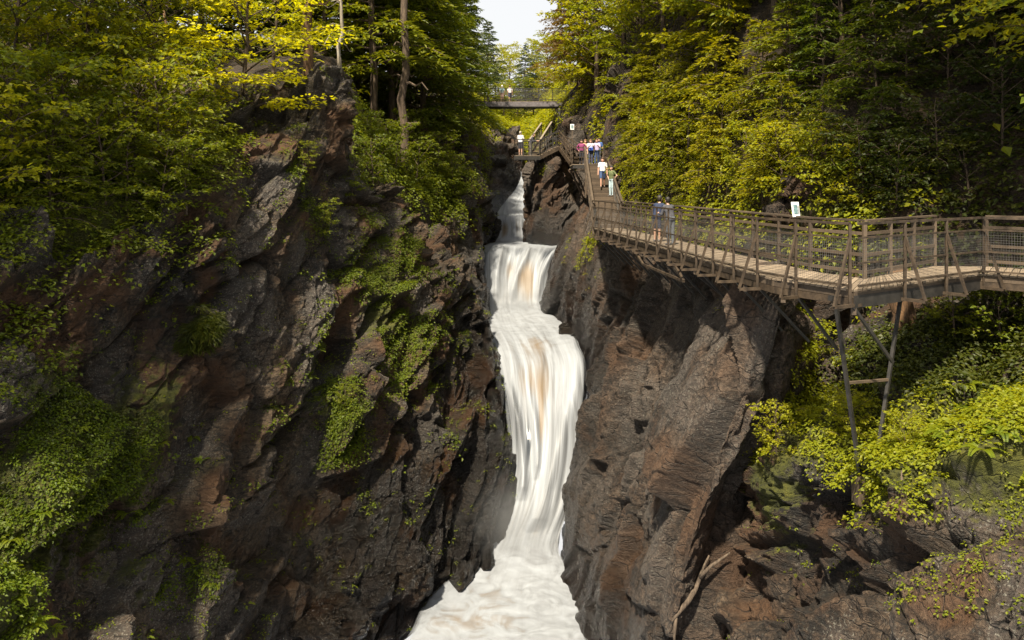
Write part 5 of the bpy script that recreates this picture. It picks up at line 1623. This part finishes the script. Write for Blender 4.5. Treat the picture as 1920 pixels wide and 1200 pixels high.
clumps('undergrowth', 'dim leafy undergrowth spilling over the upper left slope', 'undergrowth', ['hillside_left', 'gorge_wall_left'],
       [Z(60, 330, 24, 3, 1), Z(160, 400, 23.5, 2.5, 1), Z(260, 380, 25, 2.5, 1), Z(340, 330, 27, 2.2, 1), Z(400, 290, 28, 1.2, .8), Z(440, 190, 31, 1.6, .6), Z(300, 230, 30, 3, .9), Z(100, 230, 29, 3, .9), Z(-60, 480, 19, 2.5, 1), Z(20, 560, 20, 1.5, .9), Z(520, 130, 35, 2, .7), Z(-100, 700, 17, 2, 1)], 5600, 9, .36, .13, M['leaf_mid'], 307, base=-.05, lift=.9, thr=.2)
clumps('undergrowth', 'green shrubs on the rim left of the upper falls', 'undergrowth', ['hillside_left', 'gorge_wall_far'],
       [Z(720, 330, 40, 3.5, 1), Z(800, 350, 47, 3.5, 1), Z(860, 330, 53, 3.5, 1), Z(760, 280, 48, 4, .9), Z(880, 270, 66, 4, .9), Z(840, 240, 64, 5, .8), Z(690, 250, 43, 3, .8)], 4200, 9, .48, .17, M['leaf_mid'], 308, base=-.1, lift=.9, thr=.2)
clumps('undergrowth', 'golden scrub on the far slope below the high bridge', 'undergrowth', ['hillside_left', 'hillside_right'],
       [Z(940, 240, 95, 8, 1), Z(1000, 240, 98, 8, 1), Z(1045, 225, 86, 5, 1), Z(970, 215, 110, 9, 1), Z(1080, 230, 72, 4, .9), Z(900, 240, 80, 6, .9), Z(1130, 230, 60, 4, .8)], 3600, 9, .75, .30, M['leaf_gold_sunlit'], 309, base=-.15, lift=.8, thr=.2)
clumps('undergrowth', 'small plants tucked in the right cliff below the walkway', 'undergrowth', ['gorge_wall_right', 'rock_pillar'],
       [Z(1120, 470, 45, 1.2, 1), Z(1140, 440, 44, 1, .9), Z(1290, 505, 33.5, .6, 1), Z(1490, 610, 23.2, .6, 1), Z(1450, 590, 23.2, .4, .8), Z(1500, 650, 23, .6, 1), Z(1030, 318, 58.4, .6, .8), Z(1210, 490, 38, .5, .7)], 420, 8, .2, .09, M['leaf_gold_sunlit'], 310, base=-.2, lift=.7, thr=.25)
clumps('hanging_grass', 'dark green grass tuft hanging from the middle of the left cliff', 'grass', ['gorge_wall_left'], [Z(385, 570, 24.7, .55, 1.5), Z(360, 640, 24.4, .45, 1.3), Z(395, 610, 24.7, .4, 1.3)], 240, 16, .20, .26, M['leaf_dark_shaded'], 311, base=-.5, lift=.4, thr=.2, minz=-1, aspect=.12)

clumps('undergrowth', 'tiny plants rooted in the cracks all over the left wall', 'undergrowth', ['gorge_wall_left'], [Z(700, 600, 32, 6, .3), Z(450, 950, 24, 5, .3)], 1500, 9, .11, .06, M['fern'], 313, base=.35, lift=.7, thr=.3, minz=.15)
clumps('undergrowth', 'tiny plants rooted in the cracks of the lower right rocks', 'undergrowth', ['ledge_slope_right'], [], 420, 8, .08, .045, M['fern'], 314, base=.3, lift=.7, thr=.3, minz=.15)
clumps('undergrowth', 'leafy growth coloured dark to deepen the shade below the walkway span', 'undergrowth', ['ledge_slope_right'], [Z(1720, 660, 18.8, 2.0, 1.1), Z(1850, 650, 17.8, 2.0, 1.1), Z(1950, 640, 17, 2.0, 1), Z(1620, 680, 20, 1.4, .9)], 1900, 9, .28, .11, M['leaf_dark_shaded'], 315, base=-.2, lift=.9, thr=.2)  # dark cover added where the slope should read as deep shade
clumps('undergrowth', 'yellow green leaves climbing the rock shoulder left of the trestle', 'undergrowth', ['ledge_slope_right', 'gorge_wall_right'], [Z(1530, 680, 20.6, .9, 1.2), Z(1490, 740, 20.6, .9, 1.2), Z(1560, 760, 19, 1.0, 1.1), Z(1440, 820, 20.4, .8, 1.1), Z(1640, 900, 15.4, .7, .9)], 1100, 10, .24, .085, M['leaf_gold_sunlit'], 316, base=-.4, lift=.9, thr=.2)

FERN = [fern_mesh(400 + i) for i in range(3)]
def fern(px, py, sc, label, group=None, only=('ledge_slope_right',)):
    h = hit_along(px, py, list(only))
    if h is None: return
    p = h[0]
    o = empty('fern', (p.x, p.y, p.z - .05), rt.uniform(0, 6))
    o.scale = (sc, sc, sc)
    me = FERN[rt.randrange(3)]
    q = bpy.data.objects.new('fronds', me)
    COL.objects.link(q); q.parent = o
    if len(me.materials) == 0: me.materials.append(M['fern'])
    tag(o, label, 'fern', group)
for px, py in [(1820, 800), (1850, 770), (1880, 810), (1790, 830), (1900, 770), (1840, 840), (1760, 790), (1870, 740), (1800, 760), (1735, 830), (1860, 800), (1830, 770), (1775, 810), (1895, 800), (1850, 730), (1810, 720), (1905, 740)]:
    fern(px, py, rt.uniform(.5, .75), 'arching fern in the bed on the right ledge', 'ferns on the right ledge')
for px, py in [(60, 1170), (30, 1120), (100, 1180), (300, 830), (360, 820), (220, 780), (20, 1010), (350, 1050), (150, 800), (260, 860), (180, 900), (310, 940), (240, 960), (400, 1090), (80, 960), (380, 860)]:
    fern(px, py, rt.uniform(.45, .7), 'small fern among the mossy rocks at lower left', 'ferns at lower left', ('gorge_wall_left',))

# individual saplings on the ledges
LR = ['ledge_slope_right']
for px, py, sc, mt, lb in [(1530, 700, .45, 'leaf_gold_sunlit', 'brightest yellow sapling beside the rock shoulder under the walkway'), (1455, 850, .38, 'leaf_gold_sunlit', 'yellow sapling leaning out at the left end of the ledge'), (1590, 820, .32, 'leaf_gold_sunlit', 'yellow sapling left of the trestle foot'),
        (1790, 640, .5, 'leaf_mid', 'green sapling in shade right of the orange trunk'), (1880, 670, .5, 'leaf_mid', 'green sapling near the right edge below the walkway'), (1700, 850, .25, 'leaf_gold_sunlit', 'low sapling right of the trestle foot')]:
    tree_px('sapling%d' % rt.randrange(3), px, py, sc, mt, lb, None, LR, rng=rt)
for px, py, sc, lb in [(600, 440, .42, 'feathery sapling growing out of the left rock face'), (575, 310, .3, 'small bush on the rock step under the bluff'), (650, 770, .3, 'low bush on the green seam of the left wall')]:
    tree_px('sapling%d' % rt.randrange(3), px, py, sc, 'leaf_mid', lb, None, ['gorge_wall_left'], rng=rt)

# bare trunks that stand out
def bare_trunk(a, b, r0, r1, mat, label, branches=0, seed=1, bend=.15):
    rr = random.Random(seed)
    a, b = Vector(a), Vector(b)
    o = empty('tree', a)
    d = b - a
    pts = [d * (i / 8) + Vector((rr.uniform(-bend, bend), rr.uniform(-bend, bend), 0)) * (0 if i == 0 else 1) for i in range(9)]
    MB().tube(pts, [r0 + (r1 - r0) * i / 8 + (r0 * .3 if i == 0 else 0) for i in range(9)], 10).build('trunk', M[mat], o, True)
    for k in range(branches):
        f = rr.uniform(.25, .95)
        p = d * f
        az = rr.uniform(0, 6.28)
        L = rr.uniform(.8, 2.0)
        bp = [p + Vector((math.cos(az), math.sin(az), rr.uniform(-.1, .35))) * (L * t / 4) + Vector((0, 0, -.05 * t * t * L / 4)) for t in range(5)]
        MB().tube(bp, [r1 * .5 * (1 - t / 5) + .006 for t in range(5)], 4).build('branch', M[mat], o)
    tag(o, label, 'tree')
    return o
def rooted(px, py_base, d, py_top, only=None):
    x = (px - 960) / FPX * d
    z = ground(x, d, 80, only)
    zb = P(px, py_base, d)[2] if z is None else z
    return (x, d, zb - .4), (x + .1, d, P(px, py_top, d)[2])
a, b = rooted(578, 95, 38.5, -120, HL); bare_trunk(a, b, .26, .2, 'bark_red', 'straight reddish brown trunk rising from the cliff top at upper left', 6, 3)
a, b = rooted(637, 120, 37, -60, HL); bare_trunk(a, b, .10, .06, 'bark_pale', 'thin crooked pale birch trunk on the bluff crest', 9, 4, .10)
a, b = rooted(755, 285, 45.5, -60, HL); bare_trunk(a, b, .26, .18, 'bark', 'dark straight trunk standing above the green shrubs left of centre', 8, 5)
a, b = rooted(306, 160, 35, 20, HL); bare_trunk(a, b, .07, .05, 'bark_red', 'thin bare sapling trunk in the dim upper left wood', 5, 6)
a, b = rooted(294, 165, 36, 30, HL); bare_trunk(a, b, .04, .03, 'bark_pale', 'thinnest grey stem beside the bare sapling trunk', 3, 7)
a, b = rooted(845, 240, 72, 60, HL); bare_trunk(a, b, .2, .15, 'bark', 'dark trunk below the left end of the high bridge', 4, 8)
x1, d1 = P(1690, 740, 20.3)[0], 20.3
zg = ground(x1, d1, -2.6)
bare_trunk((x1 + .12, d1, (zg if zg is not None else -5) - .4), (x1 - .1, d1, -2.2), .30, .26, 'bark_red', 'thick orange lit trunk standing under the walkway span', 0, 9, .03)
x1, d1 = P(1908, 700, 19.5)[0], 19.5
zg = ground(x1, d1, -2.6)
bare_trunk((x1, d1, (zg if zg is not None else -5) - .4), (x1 + .05, d1, -2.2), .28, .25, 'bark', 'broad brown trunk under the walkway at the right edge', 0, 10, .03)

# driftwood log in the crevice of the right wall
h = hit_along(1262, 1165); h2 = hit_along(1335, 1045)
if h and h2:
    a = h[0] + Vector((-.05, -.1, .05)); b = h2[0] + Vector((0, -.1, .05))
    o = empty('driftwood_log', a)
    d = b - a
    MB().tube([d * t + Vector((.10 * math.sin(5 * t), 0, .07 * math.sin(7 * t))) for t in (0, .15, .3, .5, .7, .85, 1)], [.03, .07, .085, .06, .05, .035, .02], 8).build('trunk', M['dead'], o, True)
    MB().tube([d * .68, d * .68 + Vector((.25, -.05, .30)), d * .68 + Vector((.75, 0, .62))], [.06, .045, .02], 6).build('branch', M['dead'], o, True)
    MB().tube([d * .1, d * .02 + Vector((.02, -.1, -.35)), d * .0 + Vector((.06, -.1, -.65))], [.05, .035, .015], 6).build('branch', M['dead'], o, True)
    tag(o, 'splintered driftwood log wedged in the crevice of the right wall', 'log')
# bleached dead snag on the right slope
h = hit_along(1285, 330, HR)
if h:
    b0 = h[0]
    o = empty('dead_snag', b0)
    s_ = (HOR - 195) / FPX * b0.y - b0.z
    pts = [Vector((0, -.3, -.3)), Vector((.02, -.6, s_ * .5)), Vector((0, -.9, s_ * .92)), Vector((.25, -1.0, s_)), Vector((.75, -1.0, s_ * .93)), Vector((1.05, -1.0, s_ * .84))]
    MB().tube(pts, [.06, .055, .05, .045, .03, .015], 6).build('trunk', M['dead'], o, True)
    for q in ((.4, .98), (.7, .94), (.85, .9)):
        p = Vector((q[0], -1.0, s_ * q[1]))
        MB().tube([p, p + Vector((-.12, -.05, -.35)), p + Vector((-.1, -.1, -.75))], [.02, .014, .006], 4).build('branch', M['dead'], o)
    tag(o, 'bleached dead snag with drooping twigs on the sunny right slope', 'dead tree')
# exposed roots hanging below the ledge
h = hit_along(1680, 905, LR)
if h:
    o = empty('hanging_roots', h[0])
    for k, (dx, dz) in enumerate(((-.14, -.42), (-.04, -.48), (.04, -.45))):
        MB().tube([Vector((.05, -.1, .25)), Vector((dx * .4, -.28, dz * .3)), Vector((dx, -.3, dz))], [.012, .010, .005], 5).build('root', M['dead'], o)
    tag(o, 'pale roots hanging from the plant ledge at lower right', 'roots')

# ------------------------------------------------------------------ rock outcrops and boulders
def boulder(name, loc, size, mat, label, seed, ang=56, group=None, cat='rock', wet=0.0, moss=-.3, sub=42):
    n = sub
    u = np.linspace(0, 2 * math.pi, n * 2, endpoint=False)
    v = np.linspace(.02, math.pi - .02, n)
    U, W_ = np.meshgrid(u, v, indexing='ij')
    S = np.stack([np.cos(U) * np.sin(W_), np.sin(U) * np.sin(W_), np.cos(W_)], -1)
    S = np.sign(S) * np.abs(S) ** .8
    B = (S * np.array(size)).reshape(-1, 3)
    w_ = B + np.array(loc)
    mn = min(size)
    d, crack = rock_disp(w_, ang, [((1.6 * mn, 1.3 * mn, .7 * mn), .22 * mn, .30 * mn), ((.6 * mn, .5 * mn, .25 * mn), .08 * mn, .12 * mn)], .1 * mn, .1, seed, .1)
    V = B + unit(B) * d[:, None]
    N = unit(B)
    i = np.arange(2 * n)[:, None] * n + np.arange(n - 1)[None, :]
    j = ((np.arange(2 * n) + 1) % (2 * n))[:, None] * n + np.arange(n - 1)[None, :]
    F = np.stack([i, i + 1, j + 1, j], -1).reshape(-1, 4)
    ms = np.clip(moss + .5 * N[:, 2] + .5 * fbm(w_ * .9, 3, seed), 0, 1)
    me = np_mesh(name, V, F, False, attrs={'moss': ms, 'wet': np.full(len(V), wet), 'crack': crack, 'big': .5 + .6 * fbm(w_ * .5, 3, seed), 'rust': .5 + .6 * fbm(w_ * .8, 3, seed + 4)})
    o = link(name, me, M[mat])
    o.location = loc
    return tag(o, label, cat, group)
for k, (px, py, sz, lb) in enumerate([(1190, 172, (1.5, 1.5, 1.7), 'tan rock outcrop among the golden trees above the staircase'), (1168, 290, (1.2, 1.4, 2.4), 'upright brown rock beside the right stair rail'), (1092, 262, (1.6, 1.6, 1.9), 'brown rock face behind the viewing platform steps'),
        (1500, 345, (.5, .6, .5), 'small pink rock above the information board'), (1470, 392, (.6, .5, .35), 'small rock on the bank left of the information board')]):
    h = hit_along(px, py, HR)
    if h: boulder('rock_outcrop', tuple(h[0] + Vector((0, 0, -.1))), sz, 'rock_r', lb, 500 + k)
for k, (px, py, d, sz, lb) in enumerate([(690, 1100, 28.6, (.9, .8, .7), 'wet grey boulder at the foot of the left wall'), (760, 1075, 29.6, (.9, .8, 1.2), 'tall wet boulder beside the lower pool on the left'), (600, 1165, 26.0, (1.6, 1.0, .5), 'flat wet slab at the bottom left of the pool'), (905, 690, 39.6, (.6, .6, .5), 'black wet rock at the left lip of the middle fall'), (1075, 628, 44.5, (.8, .7, .6), 'dark rock at the right edge of the middle pool'), (915, 425, 60.5, (1.0, .9, 1.0), 'shiny layered rock left of the upper cascade')]):
    boulder('boulder', tuple(P(px, py, d)), sz, 'rock_l', lb, 520 + k, wet=.9, moss=-.8)

# ------------------------------------------------------------------ spray hanging at the foot of each fall
def mist(loc, size, dens, label):
    k = NT('spray')
    k.t.nodes.remove(k.b)
    tc = k.n('ShaderNodeTexCoord')
    ln = k.n('ShaderNodeVectorMath', operation='LENGTH')
    k.l(tc.outputs['Object'], ln.inputs[0])
    nz = k.noise(tc.outputs['Object'], 1.6, 3, 0.6)
    f = k.rng(k.math('ADD', ln.outputs['Value'], k.math('MULTIPLY', k.math('SUBTRACT', nz, 0.5), 0.5)), 0.15, 0.95, 1, 0)
    v = k.n('ShaderNodeVolumePrincipled')
    v.inputs['Color'].default_value = (0.92, 0.94, 0.96, 1)
    v.inputs['Anisotropy'].default_value = 0.2
    k.l(k.math('MULTIPLY', k.math('POWER', f, 1.6), dens), v.inputs['Density'])
    k.l(v.outputs[0], k.out.inputs['Volume'])
    n = 20
    U, W_ = np.meshgrid(np.linspace(0, 2 * math.pi, n, endpoint=False), np.linspace(.01, math.pi - .01, n // 2), indexing='ij')
    S = np.stack([np.cos(U) * np.sin(W_), np.sin(U) * np.sin(W_), np.cos(W_)], -1).reshape(-1, 3)
    h_ = n // 2
    i = np.arange(n)[:, None] * h_ + np.arange(h_ - 1)[None, :]
    j = ((np.arange(n) + 1) % n)[:, None] * h_ + np.arange(h_ - 1)[None, :]
    o = link('spray_mist', np_mesh('spray_mist', S, np.stack([i, i + 1, j + 1, j], -1).reshape(-1, 4), True), k.m)
    o.location = loc
    o.scale = size
    tag(o, label, 'mist', kind='stuff')
mist(tuple(P(960, 985, 33.2)), (3.2, 2.0, 2.6), 0.26, 'pale spray drifting at the foot of the lower fall')
mist(tuple(P(960, 560, 51.5)), (3.2, 2.2, 2.0), 0.24, 'pale spray at the foot of the middle fall')
mist(tuple(P(930, 385, 64.0)), (2.8, 2.4, 2.2), 0.18, 'pale spray beside the upper cascade')

# ------------------------------------------------------------------ look-alikes get their place in the row
ORD = ['zeroth', 'leftmost', 'second', 'third', 'fourth', 'fifth', 'sixth', 'seventh', 'eighth', 'ninth', 'tenth', 'eleventh', 'twelfth', 'thirteenth', 'fourteenth', 'fifteenth', 'sixteenth', 'seventeenth', 'eighteenth', 'nineteenth', 'twentieth']
same = {}
for o in COL.objects:
    if o.parent is None and 'label' in o and o.get('kind') is None: same.setdefault(o['label'], []).append(o)
for lb, os_ in same.items():
    if len(os_) < 2: continue
    os_.sort(key=lambda o: o.location.x / max(o.location.y, 1))
    for i, o in enumerate(os_):
        o['label'] = lb + (', leftmost of its row' if i == 0 else ', rightmost of its row' if i == len(os_) - 1 else ', %s from left' % ORD[min(i + 1, 20)])
